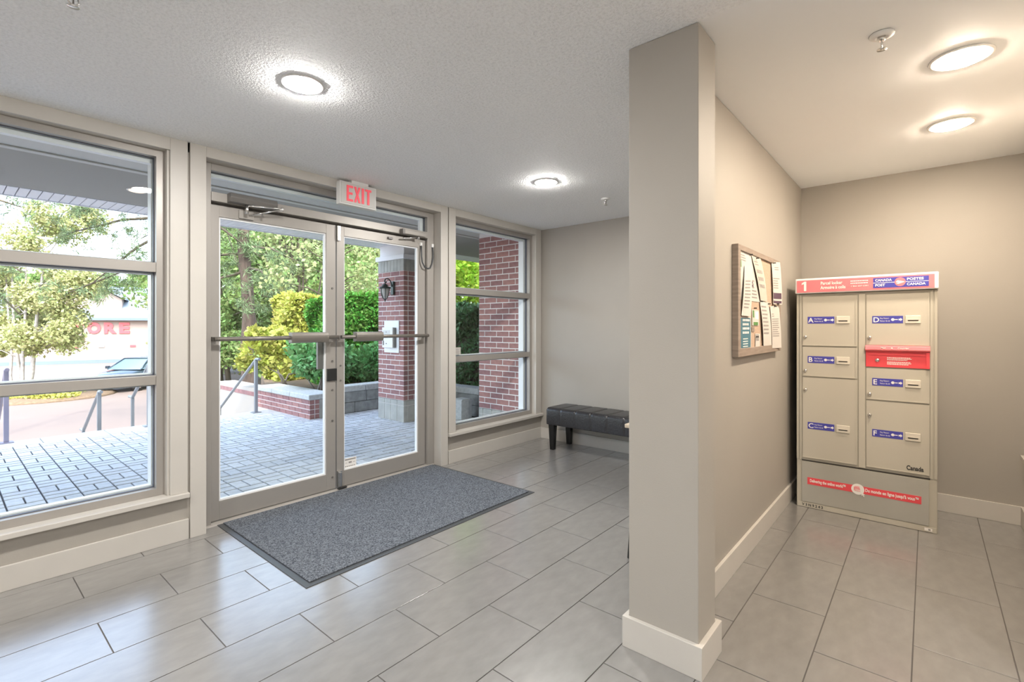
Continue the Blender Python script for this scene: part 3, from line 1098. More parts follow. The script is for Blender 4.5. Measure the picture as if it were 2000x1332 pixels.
text('V 3 N 9 2 4 3', .026, (LX - .0045, .700, .012), '-x', 'print_black', lk, 'locker_code', bold=.0006, width=.13)
bx('code_plate', 'print_white', lk, LX - .0052, LX - .0042, -.022, .016, .010, .028)
bx('code_mark', 'print_grey', lk, LX - .0058, LX - .0052, -.014, -.003, .014, .024)

# ================================================================== NOTICE BOARD
nb = thing('notice_board', (3.245, YD, 1.15), 'framed cork notice board on the dividing wall', 'notice board')
nx0, nx1, nz0, nz1 = 2.757, 3.738, 1.152, 1.758
ny0 = 0.766
fwid = .045
bx('cork_panel', 'cork', nb, nx0 + .02, nx1 - .02, ny0 + .012, YD - .001, nz0 + .02, nz1 - .02)
bx('frame_rail', 'frame_wood', nb, nx0, nx0 + fwid, ny0, YD - .001, nz0, nz1, 0.002)
bx('frame_rail', 'frame_wood', nb, nx1 - fwid, nx1, ny0, YD - .001, nz0, nz1, 0.002)
bx('frame_rail', 'frame_wood', nb, nx0 + fwid, nx1 - fwid, ny0, YD - .001, nz0, nz0 + fwid, 0.002)
bx('frame_rail', 'frame_wood', nb, nx0 + fwid, nx1 - fwid, ny0, YD - .001, nz1 - .03, nz1, 0.002)


def sheet(name, label, tl, tr, br, bl, yt, yb, curl, mt='paper', lines=None, blocks=(), pins=(), cat='paper', side=0.0):
    """paper pinned to the board: corner (x, z) pairs, distance from the wall plane at top and bottom, sideways bulge"""
    def pt(u, v, off=0.0):
        ax = tl[0] * (1 - u) + tr[0] * u
        bx_ = bl[0] * (1 - u) + br[0] * u
        az = tl[1] * (1 - u) + tr[1] * u
        bz = bl[1] * (1 - u) + br[1] * u
        y = yt * (1 - v) + yb * v - curl * math.sin(math.pi * v) * (1 if curl > 0 else 1) - side * u * u
        return (ax * (1 - v) + bx_ * v, y - off, az * (1 - v) + bz * v)
    b = B()
    b.grid(lambda u, v: pt(u, v), 8, 12)
    b.grid(lambda u, v: pt(u, v, .0007), 8, 12)
    a = np.array(b.v)
    org = (float(a[:, 0].mean()), float(a[:, 1].max()), float(a[:, 2].min()))
    o = link(name, b.mesh(name, mt, org, fix=False), None, org)
    ORG[o] = Vector(org)
    tag(o, label, cat)

    def patch(B_, u0, u1, v0, v1):
        nu = max(1, int((u1 - u0) * 8))
        nv = max(1, int((v1 - v0) * 12))
        B_.grid(lambda p_, q_: pt(u0 + (u1 - u0) * p_, v0 + (v1 - v0) * q_, .0014), nu, nv)
    if lines:
        B_ = B()
        for (v0, v1, stp, u0, u1) in lines:
            v = v0
            while v < v1:
                ue = u1 - rnd.random() * .25 * (u1 - u0)
                patch(B_, u0, ue, v, v + stp * .42)
                v += stp
        B_.build('printed_lines', 'print_grey', o, fix=False)
    for (mt2, u0, u1, v0, v1) in blocks:
        B_ = B()
        patch(B_, u0, u1, v0, v1)
        B_.build('printed_block', mt2, o, fix=False)
    for (u, v) in pins:
        c = pt(u, v, .002)
        B().lathe([(0.004, c[1]), (0.003, c[1] - .010), (0.005, c[1] - .014), (0.0, c[1] - .015)], (c[0], 0, c[2]), 'y', 8).build('push_pin', 'print_black', o)
    return o


S0 = ny0 + .010
sheet('pinned_flyer', 'white flyer with small house pictures pinned top left on the board', (2.805, 1.732), (3.03, 1.735), (3.235, 1.463), (2.82, 1.463), S0, S0, 0.001,
      lines=[(.08, .2, .05, .1, .5), (.55, .95, .07, .45, .9)],
      blocks=[('print_green', .05, .12, .18, .34), ('print_grey', .55, .66, .38, .52), ('print_purple', .62, .76, .56, .72)], pins=[(.9, .03)])
sheet('pinned_letter', 'white letter hanging loose over the house flyer', (2.89, 1.652), (3.035, 1.668), (2.985, 1.373), (2.805, 1.375), S0 - .004, S0 - .012, 0.004,
      lines=[(.3, .85, .065, .15, .85)])
sheet('pinned_form', 'curling cream form with rows of dark marks', (3.03, 1.728), (3.235, 1.735), (3.385, 1.472), (3.225, 1.474), S0 - .003, S0 - .006, 0.006, 'paper_cream',
      lines=[(.12, .2, .06, .1, .6)],
      blocks=[('print_grey', .15 + .14 * (i % 5), .23 + .14 * (i % 5), .3 + .16 * (i // 5), .38 + .16 * (i // 5)) for i in range(15)], pins=[(.45, .05)])
sheet('pinned_newsletter', 'white newsletter with dark purple blocks at the bottom', (3.50, 1.737), (3.62, 1.742), (3.66, 1.462), (3.535, 1.462), S0 - .004, S0 - .008, 0.003,
      lines=[(.12, .2, .05, .4, .9), (.38, .62, .055, .1, .85)],
      blocks=[('print_purple', .05, .95, .73, .87), ('print_purple', .05, .95, .915, .975)], pins=[(.3, .03), (.5, .99)], side=.026)
sheet('pinned_notice', 'narrow white notice with short text lines pinned in the board centre', (3.222, 1.470), (3.43, 1.470), (3.49, 1.196), (3.285, 1.197), S0 - .002, S0 - .008, 0.005,
      lines=[(.1, .75, .085, .08, .7)], pins=[(.05, .01), (.9, .04)])
sheet('pinned_schedule', 'white typed schedule pinned at the lower right of the board', (3.47, 1.447), (3.655, 1.455), (3.70, 1.172), (3.50, 1.176), S0 - .003, S0 - .010, 0.003,
      lines=[(.18, .26, .05, .1, .4), (.3, .72, .05, .1, .85)], pins=[(.5, .01)], side=.012)
sheet('pinned_poster', 'teal poster with white lettering pinned bottom left', (2.812, 1.370), (3.035, 1.371), (3.03, 1.176), (2.822, 1.175), S0, S0 - .002, 0.001,
      blocks=[('print_teal', .04, .94, .03, .93)])
po = [o for o in COL.objects if o.name.startswith('pinned_poster')][0]
b = B()
for i, zq in enumerate((1.345, 1.322, 1.299, 1.276)):
    xq = 2.86
    while xq < 2.98:
        w_ = rnd.uniform(.012, .03)
        b.box(xq, xq + w_, S0 - .0042, S0 - .0034, zq, zq + .012)
        xq += w_ + .007
for i in range(4):
    b.box(2.865, 2.96, S0 - .0046, S0 - .0038, 1.245 - i * .014, 1.250 - i * .014)
b.build('poster_lettering', 'print_white', po)
sheet('pinned_photo', 'small photo card with green plants below the form', (3.055, 1.415), (3.205, 1.412), (3.205, 1.322), (3.055, 1.322), S0, S0 - .001, 0.001,
      blocks=[('print_green', .1, .3, .05, .5), ('print_green', .2, .85, .78, .98), ('print_white', .45, .9, .1, .6)], pins=[(.3, -.1)], cat='photo')
sheet('pinned_sketch', 'small white card with a grey sketch at the bottom of the board', (3.13, 1.275), (3.235, 1.272), (3.225, 1.178), (3.125, 1.178), S0, S0 - .001, 0.001,
      blocks=[('print_grey', .15, .75, .05, .45)], pins=[(.1, .2)], cat='card')
sheet('pinned_tag', 'tiny tan tag beside the plant photo', (3.05, 1.315), (3.11, 1.315), (3.11, 1.285), (3.05, 1.285), S0, S0, 0.0005, 'frame_wood', cat='card')

# ================================================================== OUTSIDE: patio paving
PZ = -0.02
pt_ = thing('patio_floor', (2.0, 6.0, PZ), 'grey basket-weave paver patio outside the doors', 'patio', kind='structure')
PX0, PX1, PY0, PY1 = -2.2, 5.2, 3.70, 8.12
B().box(PX0, PX1, PY0, PY1, -1.6, PZ - .012).build('paving_bed', 'paver_joint', pt_)
CELL = 0.2125
cands = []
X0c = 0.543 - CELL * 13
Y0c = 3.70 + .215
i = 0
while X0c + i * CELL < PX1:
    xa = X0c + i * CELL
    j = 0
    while Y0c + (j + 1) * CELL < 7.86:
        ya = Y0c + j * CELL
        hw = CELL / 2
        if (i + j) % 2 == 0:
            cands += [(xa + hw / 2, ya + hw, 0), (xa + 1.5 * hw, ya + hw, 0)]      # two side by side, running outwards
        else:
            cands += [(xa + hw, ya + hw / 2, 1), (xa + hw, ya + 1.5 * hw, 1)]
        j += 1
    i += 1
yend = Y0c + j * CELL
i = 0
while X0c + i * CELL < PX1:                                                           # border course along the building
    cands.append((X0c + i * CELL + CELL / 2, 3.70 + .0535, 1))
    cands.append((X0c + i * CELL, 3.70 + .16, 1))
    i += 1
cands = [c for c in cands if PX0 + .1 < c[0] < PX1 - .1]
fwd = Vector((math.cos(YAW), math.sin(YAW)))
rgt = Vector((math.sin(YAW), -math.cos(YAW)))


def screen(x, y, z=PZ):
    d = fwd.x * x + fwd.y * y
    if d < .1:
        return None
    u = (rgt.x * x + rgt.y * y) / d * 955 + 1000
    v = 638 - (z - H_CAM) / d * 955
    return u, v, d


def seen(c):
    q = screen(c[0], c[1])
    if not q:
        return False
    u, v, d = q
    return (-40 < u < 310 and v < 1000) or (420 < u < 825 and v < 985)


vis = sorted([c for c in cands if seen(c)], key=lambda c: c[0] ** 2 + c[1] ** 2)[:300]
vs_ = set(vis)
pm = [[B().box(-a / 2, a / 2, -b_ / 2, b_ / 2, -.03, 0).mesh('paver', mt, bevel=.0015) for mt in ('paver', 'paver_b')] for a, b_ in
      ((CELL / 2 - .012, CELL - .022), (CELL - .012, CELL / 2 - .020))]
for c in vis:
    piece('paver', pm[c[2]][rnd.random() < .35], pt_, (c[0], c[1], PZ))
b = B()
for c in cands:
    if c in vs_:
        continue
    a, b_ = (CELL / 2 - .012, CELL - .022) if c[2] == 0 else (CELL - .012, CELL / 2 - .020)
    b.box(c[0] - a / 2, c[0] + a / 2, c[1] - b_ / 2, c[1] + b_ / 2, PZ - .03, PZ)
o = b.build('pavers', 'paver', pt_, fix=False)
o['kind'] = 'stuff'
x = PX0
while x < 3.4:
    bx('edge_slab', 'concrete_cap', pt_, x, x + .594, yend + .004, PY1, PZ - .1, PZ, .004)
    x += .6

# ---- steps down to the car park
GZ = -1.6
st = thing('steps', (1.9, 9.2, GZ), 'concrete steps leading down from the patio', 'steps', kind='structure')
NS = 9
for i in range(NS - 1):
    z = PZ - (i + 1) * (PZ - GZ) / NS
    y0 = PY1 + i * .29
    bx('step', 'concrete_cap', st, 0.35, 3.42, y0, y0 + .29, GZ, z, .004)
gd = B().box(-70, 70, 8.2, 130, GZ - .3, GZ)
tag(gd.build('ground', 'asphalt'), 'pale sunlit asphalt of the car park and street', 'ground', kind='structure')

# ---- building mass and soffit over the patio
SZ = 2.5
tag(B().box(-6, 9, 3.70, 6.27, 2.56, 3.05).build('canopy_roof', 'stucco'), 'flat canopy roof over the patio', 'roof', kind='structure')
tag(B().box(-6, 9, -3, 3.70, 2.62, 6.6).build('upper_storey', 'stucco'), 'upper storeys of the building above the lobby', 'building', kind='structure')
wx = B().box(-6, -2.5, 3.5, 3.70, -1.6, 2.6).box(XE + .15, 9, 3.5, 3.70, -1.6, 2.6)
tag(wx.build('wall_exterior', 'stucco'), 'stucco outside wall beside the lobby', 'wall', kind='structure')
so = thing('ceiling_soffit', (1.5, 5.0, SZ), 'grey soffit with white slatted edge over the patio', 'soffit', kind='structure')
bx('soffit_board', 'soffit_board', so, -6, 9, 3.70, 4.60, SZ, SZ + .05)
bx('soffit_moulding', 'soffit_board', so, -6, 9, 4.56, 4.62, SZ - .012, SZ, .004)
bx('soffit_moulding', 'soffit_board', so, -6, 9, 3.70, 3.74, SZ - .03, SZ, .006)
bx('soffit_panel', 'soffit_grey', so, -6, 9, 4.60, 5.885, SZ, SZ + .05)
sm_ = B().box(-.034, .034, 5.885, 6.262, SZ - .006, SZ + .02).mesh('soffit_slat', 'soffit_white', (0, 0, 0), bevel=.004)
bx('slat_backing', 'paver_joint', so, -6, 9, 5.885, 6.27, SZ + .01, SZ + .05)
xs = -1.2
while xs < 6.4:
    o = piece('soffit_slat', sm_, so, (xs, 0, 0))
    xs += .0735
bx('fascia', 'soffit_white', so, -6, 9, 6.262, 6.29, SZ - .012, 2.75, .003)
downlight(1.128, 5.235, 'warm recessed light in the grey patio soffit', 0.075, 'lamp_soffit', SZ)

# ================================================================== BRICKWORK
brick_cache = {}


def brick_mesh(a, b_, c, mt):
    key = (round(a, 3), round(b_, 3), round(c, 3), mt)
    if key not in brick_cache:
        brick_cache[key] = B().box(-a / 2, a / 2, -b_ / 2, b_ / 2, -c / 2, c / 2).mesh('brick', mt, bevel=.002)
    return brick_cache[key]


BC, BL, BJ, BD = 0.07, 0.203, 0.0115, 0.07


def bmt():
    return rnd.choice(('brick', 'brick', 'brick_b', 'brick_c'))


def brick_face_x(par, xf, y0, y1, z0, n, first):
    """bricks on the face x = xf (facing -x), running in y from y1 down to y0"""
    for c in range(n):
        zc_ = z0 + BC * c + BC / 2
        y = y1
        k_ = (c + first) % 2
        L = BL if k_ == 0 else BL / 2
        while y > y0 + .02:
            ln = min(L, y - y0)
            e_ = BJ / 2 + .001 if y - ln < y0 + .02 else 0.0
            piece('brick', brick_mesh(BD, ln - BJ + e_, BC - BJ, bmt()), par, (xf + BD / 2, y - ln / 2 - e_ / 2, zc_))
            y -= ln
            L = BL


def brick_face_y(par, yf, x0, x1, z0, n, first):
    for c in range(n):
        zc_ = z0 + BC * c + BC / 2
        x = x0
        k_ = (c + first) % 2
        L = BL if k_ == 0 else BL / 2
        while x < x1 - .02:
            ln = min(L, x1 - x)
            piece('brick', brick_mesh(ln - BJ, BD, BC - BJ, bmt()), par, (x + ln / 2, yf + BD / 2, zc_))
            x += ln
            L = BL


def joined_bricks(par, faces, z0, n):
    b = B()
    for (ax, f, a0, a1) in faces:
        for c in range(n):
            zc_ = z0 + BC * c
            t = a0 - (BL / 2 if c % 2 else 0)
            while t < a1:
                s0, s1 = max(t, a0), min(t + BL, a1)
                if s1 - s0 > .02:
                    if ax == 'x':
                        b.box(f - BD, f, s0 + BJ / 2, s1 - BJ / 2, zc_ + BJ / 2, zc_ + BC - BJ / 2)
                    else:
                        b.box(s0 + BJ / 2, s1 - BJ / 2, f - BD, f, zc_ + BJ / 2, zc_ + BC - BJ / 2)
                t += BL
    o = b.build('brickwork', 'brick', par, fix=False)
    o['kind'] = 'stuff'


def column(label, x0, x1, y0, y1, ztop, n, extra):
    t = thing('brick_column', ((x0 + x1) / 2, (y0 + y1) / 2, PZ), label, 'column')
    zb = 0.28
    m_ = .003
    bx('mortar_core', 'mortar', t, x0 + m_, x1 - m_, y0 + m_, y1 - m_, zb - .02, zb + n * BC)
    brick_face_x(t, x0, y0, y1, zb, n, 0)
    brick_face_y(t, y0, x0 + BD + .008, x1, zb, n, 1)
    joined_bricks(t, [('x', x1, y0 + BD, y1), ('y', y1, x0 + BD, x1 - BD)], zb, n)
    # concrete block base: tall course, then a thin one
    bx('base_core', 'mortar', t, x0 + m_, x1 - m_, y0 + m_, y1 - m_, PZ, zb)
    w = .152
    y = y0
    while y < y1 - .01:
        e_ = min(y + w, y1)
        bx('base_block', 'concrete', t, x0 - .002, x0 + .05, y + (.003 if y > y0 else -.002), e_ - .003, PZ, .205, .003)
        bx('base_block', 'concrete', t, x0 - .002, x0 + .05, y + (.003 if y > y0 else -.002), e_ - .003, .211, zb - .004, .003)
        y = e_
    x = x0 + .05
    while x < x1 - .01:
        e_ = min(x + w, x1)
        bx('base_block', 'concrete', t, x + .003, e_ - .003, y0 - .002, y0 + .05, PZ, .205, .003)
        bx('base_block', 'concrete', t, x + .003, e_ - .003, y0 - .002, y0 + .05, .211, zb - .004, .003)
        x = e_
    return t


cA = column('freestanding brick column with pale cap, wall lantern and intercom on the patio', 4.212, 4.812, 5.56, 6.17, 2.1, 26, True)
zt = 0.28 + 26 * BC
bx('band_core', 'concrete', cA, 4.218, 4.806, 5.566, 6.164, zt, 2.264)
y = 5.56
while y < 6.16:
    bx('band_block', 'concrete', cA, 4.210, 4.25, y + .002, min(y + .0763, 6.17) - .002, zt + .004, 2.264, .002)
    y += .0763
x = 4.25
while x < 4.80:
    bx('band_block', 'concrete', cA, x + .002, min(x + .0763, 4.812) - .002, 5.558, 5.60, zt + .004, 2.264, .002)
    x += .0763
bx('cap', 'soffit_white', cA, 4.185, 4.84, 5.53, 6.20, 2.264, 2.33, .004)
bx('post', 'soffit_white', cA, 4.23, 4.79, 5.58, 6.15, 2.33, SZ - .007, .003)
cB = column('brick pier standing against the building outside the narrow window', 4.50, 5.10, 3.702, 4.385, 2.5, 31, False)
bx('pier_head', 'mortar', cB, 4.506, 5.094, 3.708, 4.379, 0.28 + 31 * BC, SZ - .001)

# ---- wall lantern
ln = thing('wall_lantern', (4.21, 5.80, 1.66), 'black scroll-arm wall lantern with frosted glass on the brick column', 'lantern')
lc = (4.03, 5.74)
bx('backplate', 'lantern', ln, 4.182, 4.211, 5.762, 5.83, 1.765, 1.958, .008)
arc = []
for i in range(15):
    a = math.radians(-60 + i * 20)
    arc.append((0, 0, 0))
pts = [(4.182, 5.79, 1.88), (4.165, 5.785, 1.93), (4.14, 5.775, 1.965), (4.10, 5.762, 1.985), (4.06, 5.75, 1.985), (4.03, 5.742, 1.968),
       (4.022, 5.74, 1.945), (4.035, 5.742, 1.928), (4.055, 5.748, 1.932), (4.058, 5.749, 1.947)]
B().tube(pts, .008, 8).build('scroll_arm', 'lantern', ln)
B().tube([(4.03, 5.742, 1.966), (4.03, 5.742, 1.90)], .006, 8).build('hanger', 'lantern', ln)
B().lathe([(0.012, 1.915), (0.02, 1.905), (0.045, 1.895), (0.05, 1.888), (0.03, 1.884), (0.05, 1.872), (0.078, 1.866), (0.080, 1.848), (0.068, 1.842), (0, 1.842)],
          (*lc, 0), 'z', 16).build('cap', 'lantern', ln)
B().lathe([(0.062, 1.844), (0.058, 1.80), (0.046, 1.75), (0.026, 1.708), (0.0, 1.70)], (*lc, 0), 'z', 16).build('glass_shade', 'frosted', ln)
for i in range(6):
    a = math.pi / 3 * i
    B().tube([(lc[0] + r_ * math.cos(a), lc[1] + r_ * math.sin(a), z) for r_, z in ((.066, 1.846), (.062, 1.80), (.05, 1.748), (.028, 1.704), (.012, 1.692))],
             .0045, 5).build('cage_bar', 'lantern', ln)
B().lathe([(0.016, 1.70), (0.012, 1.69), (0.007, 1.68), (0.009, 1.672), (0.0, 1.655)], (*lc, 0), 'z', 10).build('finial', 'lantern', ln)

# ---- intercom
ic = thing('intercom_panel', (4.21, 5.83, 0.945), 'white entry intercom panel fixed to the brick column', 'intercom')
bx('mounting_plate', 'white_frame', ic, 4.198, 4.2118, 5.657, 6.0, 0.945, 1.40, .003)
bx('call_box', 'plastic_white', ic, 4.150, 4.198, 5.735, 5.985, 1.015, 1.306, .006)
bx('box_shade', 'alu_dark', ic, 4.165, 4.198, 5.715, 5.735, 1.02, 1.30)
bx('screen', 'exit_plate', ic, 4.147, 4.150, 5.80, 5.96, 1.20, 1.265)
bx('keyhole_plate', 'alu_dark', ic, 4.146, 4.150, 5.935, 5.965, 1.05, 1.115, .002)
for z in (1.075, 1.24):
    B().lathe([(0.007, 4.145), (0.007, 4.150)], (0, 5.88, z), 'x', 10).build('button', 'plastic_black', ic)

# ================================================================== PLANTER WALLS
cw = thing('planter_wall', (3.7, 7.5, PZ), 'low brick planter wall with concrete cap beside the steps', 'wall')
cx0, cx1, cy0, cy1 = 3.46, 3.80, 6.745, 8.5
bx('mortar_core', 'mortar', cw, cx0 + .006, cx1, cy0 + .006, cy1, -1.6, 0.262)
brick_face_x(cw, cx0, cy0, cy1, PZ, 4, 0)
brick_face_y(cw, cy0, cx0 + BD + .008, cx1 - .19, PZ, 4, 1)
bx('concrete_return', 'concrete', cw, cx1 - .19, cx1, cy0 - .002, cy0 + .05, PZ, .262)
for a, c in ((6.72, 7.32), (7.326, 7.92), (7.926, 8.52)):
    bx('cap_slab', 'concrete_cap', cw, cx0 - .025, cx1 + .03, a, c, 0.262, 0.338, .012)
lw = thing('stair_wall', (3.63, 9.7, GZ), 'rendered wall with a brown band continuing the brick planter wall', 'wall')
bx('rendered_wall', 'stucco', lw, 3.47, 3.78, 8.52, 10.35, GZ, .27)
bx('brown_band', 'brick_b', lw, 3.465, 3.47, 8.52, 10.35, .14, .21)


def block_wall(label, x0, x1, y0, y1, axis):
    t = thing('block_wall', ((x0 + x1) / 2, (y0 + y1) / 2, PZ), label, 'wall')
    bx('core', 'paver_joint', t, x0 + .012, x1 - .012, y0 + .012, y1 - .012, PZ, .30)
    L = .42
    a, e_ = (x0, x1) if axis == 'x' else (y0, y1)
    for r_ in range(2):
        z0 = PZ + r_ * .165
        q = a - (L / 2 if r_ else 0)
        while q < e_ - .02:
            s0, s1 = max(q, a), min(q + L, e_)
            if axis == 'x':
                bx('wall_block', 'block', t, s0 + .003, s1 - .003, y0, y1, z0 + .003, z0 + .162, .008)
            else:
                bx('wall_block', 'block', t, x0, x1, s0 + .003, s1 - .003, z0 + .003, z0 + .162, .008)
            q += L
    q = a
    while q < e_ - .02:
        s1 = min(q + .6, e_)
        if axis == 'x':
            bx('cap_slab', 'concrete_cap', t, q + .002, s1 - .002, y0 - .025, y1 + .02, .31, .405, .014)
        else:
            bx('cap_slab', 'concrete_cap', t, x0 - .025, x1 + .02, q + .002, s1 - .002, .31, .405, .014)
        q = s1
    return t


block_wall('grey concrete-block planter wall behind the brick column', 3.80, 5.16, 6.80, 7.0, 'x')
block_wall('grey concrete-block planter wall seen through the narrow window', 5.16, 5.36, 4.41, 7.03, 'y')
so_ = B().prism([(3.80, 7.0), (5.36, 7.03), (5.36, 4.41), (9.5, 4.41), (9.5, 14), (4.55, 11), (3.80, 9.0)], 'xy', -1.6, .27)
tag(so_.build('planting_bed', 'soil'), 'brown soil of the raised planting bed', 'soil', kind='structure')
bo = thing('concrete_post', (4.88, 5.06, PZ), 'short pale concrete post by the block wall', 'post')
B().prism([(4.76, PZ), (4.97, PZ), (4.965, .275), (4.945, .29), (4.785, .29), (4.765, .275)], 'xz', 4.98, 5.16).build('post_body', 'concrete_cap', bo, .004)
bx('post_foot', 'concrete', bo, 4.74, 4.99, 4.96, 5.18, PZ, PZ + .03, .003)

# ================================================================== HANDRAILS


def handrail(label, x, y0, z0, base, length, mt='rail', topx=0.0):
    t = thing('handrail', (x, y0, base), label, 'handrail')
    sl = .62
    bx('post', mt, t, x - .022, x + .022, y0 - .022, y0 + .022, base, z0, .004)
    bx('base_plate', mt, t, x - .06, x + .06, y0 - .06, y0 + .06, base, base + .01, .002)
    y1, z1 = y0 + length, z0 - sl * length
    B().tube([(x, y0 - .13, z0 + .005), (x, y0 - .02, z0 + .005), (x, y1, z1), (x, y1 + .18, z1)], .021, 10).build('rail', mt, t)
    zb = max(GZ, z1 - .83)
    bx('lower_post', mt, t, x - .019, x + .019, y1 - .019, y1 + .019, zb, z1, .004)
    return t


handrail('steel handrail at the open left side of the patio steps', 0.515, 8.06, .82, PZ, 1.4, 'rail_purple')
handrail('steel handrail down the middle of the patio steps', 1.845, 7.97, .81, PZ, .85, 'rail')
handrail('steel handrail beside the brick planter wall', 3.21, 7.95, .81, PZ, 1.5, 'rail')
t = handrail('short lower handrail between the steps and car park', 1.425, 8.56, .434, -.37, 1.1, 'rail')

# ================================================================== PLANTS


def leaf_mesh(name, pts, size, mt, stretch=1.6, flat=0.35, seed=1, sizes=None, dirs=None):
    """one folded diamond leaf per point"""
    r = np.random.default_rng(seed)
    n_ = len(pts)
    a = r.normal(size=(n_, 3)) if dirs is None else dirs + r.normal(size=(n_, 3)) * .35
    a /= np.linalg.norm(a, axis=1, keepdims=True) + 1e-9
    c = r.normal(size=(n_, 3))
    c -= a * (a * c).sum(1, keepdims=True)
    c /= np.linalg.norm(c, axis=1, keepdims=True) + 1e-9
    nn = np.cross(a, c)
    s = (size * r.uniform(.6, 1.3, size=(n_, 1))) if sizes is None else sizes[:, None]
    v = np.empty((n_, 4, 3))
    v[:, 0] = pts
    v[:, 1] = pts + a * s * stretch * .5 + c * s * .5 + nn * s * flat * .3
    v[:, 2] = pts + a * s * stretch
    v[:, 3] = pts + a * s * stretch * .5 - c * s * .5 + nn * s * flat * .3
    me = bpy.data.meshes.new(name)
    me.vertices.add(n_ * 4)
    me.vertices.foreach_set('co', v.reshape(-1))
    me.loops.add(n_ * 4)
    me.loops.foreach_set('vertex_index', np.arange(n_ * 4, dtype=np.int32))
    me.polygons.add(n_)
    me.polygons.foreach_set('loop_start', np.arange(0, n_ * 4, 4, dtype=np.int32))
    me.polygons.foreach_set('loop_total', np.full(n_, 4, dtype=np.int32))
    me.update(calc_edges=True)
    me.materials.append(M[mt])
    return me


def foliage(name, pts, size, mt, parent, **kw):
    me = leaf_mesh(name, np.asarray(pts) - np.array(ORG[parent]), size, mt, **kw)
    o = link(name, me, parent)
    o['kind'] = 'stuff'
    return o


def blob(c, r, n_, shell=.55, seed=0):
    g = np.random.default_rng(seed)
    d = g.normal(size=(n_, 3))
    d /= np.linalg.norm(d, axis=1, keepdims=True)
    rad = shell + (1 - shell) * g.random((n_, 1)) ** .7
    return np.array(c) + d * rad * np.array(r)


def at_px(u, dist, z=0.0):
    """world point at forward distance dist on the line of sight of image column u"""
    q = (u - 1000) / 955.0
    return Vector((dist * (fwd.x + q * rgt.x), dist * (fwd.y + q * rgt.y), z))


def tree(name, label, base, height, r_trunk, clusters, leaf, size, n_per, bark='bark_dark', lean=(0, 0), branches=True, group=None, seed=1, trunks=None):
    g = random.Random(seed)
    t = thing(name, base, label, 'tree', group)
    bse = Vector(base)
    if trunks is None:
        trunks = [(Vector((0, 0, 0)), Vector((lean[0], lean[1], height)), r_trunk)]
    for (o0, o1, rr) in trunks:
        pts_, rs = [], []
        for i in range(7):
            f = i / 6
            pts_.append(bse + o0.lerp(o1, f) + Vector((g.uniform(-.06, .06), g.uniform(-.06, .06), 0)) * (1 if 0 < i < 6 else 0))
            rs.append(rr * (1 - .6 * f))
        B().tube(pts_, rs, 10).build('trunk', bark, t)
    allp = []
    for i, (c, r_) in enumerate(clusters):
        cc = bse + Vector(c)
        allp.append(blob(cc, r_, n_per, seed=seed * 50 + i, shell=.25))
        if branches:
            o0, o1, rr = trunks[i % len(trunks)]
            f = max(.25, min(.92, (c[2] - .25 * abs(c[0]) - .2) / max(.1, o1.z)))
            p0 = bse + o0.lerp(o1, f)
            mid_ = p0.lerp(cc, .5) + Vector((0, 0, .08 * (cc - p0).length))
            B().tube([p0, mid_, cc], [rr * .35, rr * .22, rr * .08], 6).build('branch', bark, t)
    foliage('leaves', np.concatenate(allp), size, leaf, t, seed=seed)
    return t


def ring_clusters(g, n_, zr, rad, cr):
    out = []
    for i in range(n_):
        a = g.uniform(0, 2 * math.pi)
        z = g.uniform(*zr)
        r_ = rad * g.uniform(.15, 1)
        s_ = g.uniform(*cr)
        out.append(((r_ * math.cos(a), r_ * math.sin(a), z), (s_, s_, s_ * .75)))
    return out


def across(du, dz, dd=0.0):
    """offset: du metres to the right across the view, dd metres away, dz up"""
    return (rgt.x * du + fwd.x * dd, rgt.y * du + fwd.y * dd, dz)


g = random.Random(3)
# birch seen through the wide window: several thin pale stems
bb = at_px(38, 20, GZ)
cl_ = []
for i in range(46):
    cl_.append((across(g.uniform(-1.9, 3.0), g.uniform(2.2, 7.6), g.uniform(-1.2, 1.2)), (g.uniform(.4, .75),) * 3))
for i in range(10):
    cl_.append((across(g.uniform(-1.6, .9), g.uniform(1.5, 3.2), g.uniform(-.8, .8)), (g.uniform(.3, .5),) * 3))
trk = [(Vector(across(-.25, 0)), Vector(across(-.6, 5.5)), .06), (Vector(across(.0, 0)), Vector(across(-.35, 6)), .07),
       (Vector(across(.12, 0)), Vector(across(.25, 6)), .07), (Vector(across(.3, 0)), Vector(across(1.1, 6.2)), .09)]
tree('birch_tree', 'multi-stemmed birch with small pale leaves before the store wall', bb, 6, .08, cl_, 'leaf_birch', .085, 620, 'bark_pale', trunks=trk, seed=2)

# ground cover under the birch
gc = thing('ground_cover', at_px(70, 19, GZ), 'low yellow-green ground cover beneath the birch', 'shrub')
pp = [blob(np.array(at_px(20 + i * 11, 19.5 + (i % 3) * 1.2, GZ + .12)), (.55, .7, .28), 420, seed=i + 900, shell=.3) for i in range(12)]
foliage('leaves', np.concatenate(pp), .10, 'leaf_yellow', gc, seed=5)
B().lathe([(2.6, GZ - .01), (2.4, GZ + .10), (0, GZ + .12)], tuple(at_px(75, 20.3, 0).xy) + (0,), 'z', 24).build('soil_mound', 'soil', gc)

# big pine seen through the left door


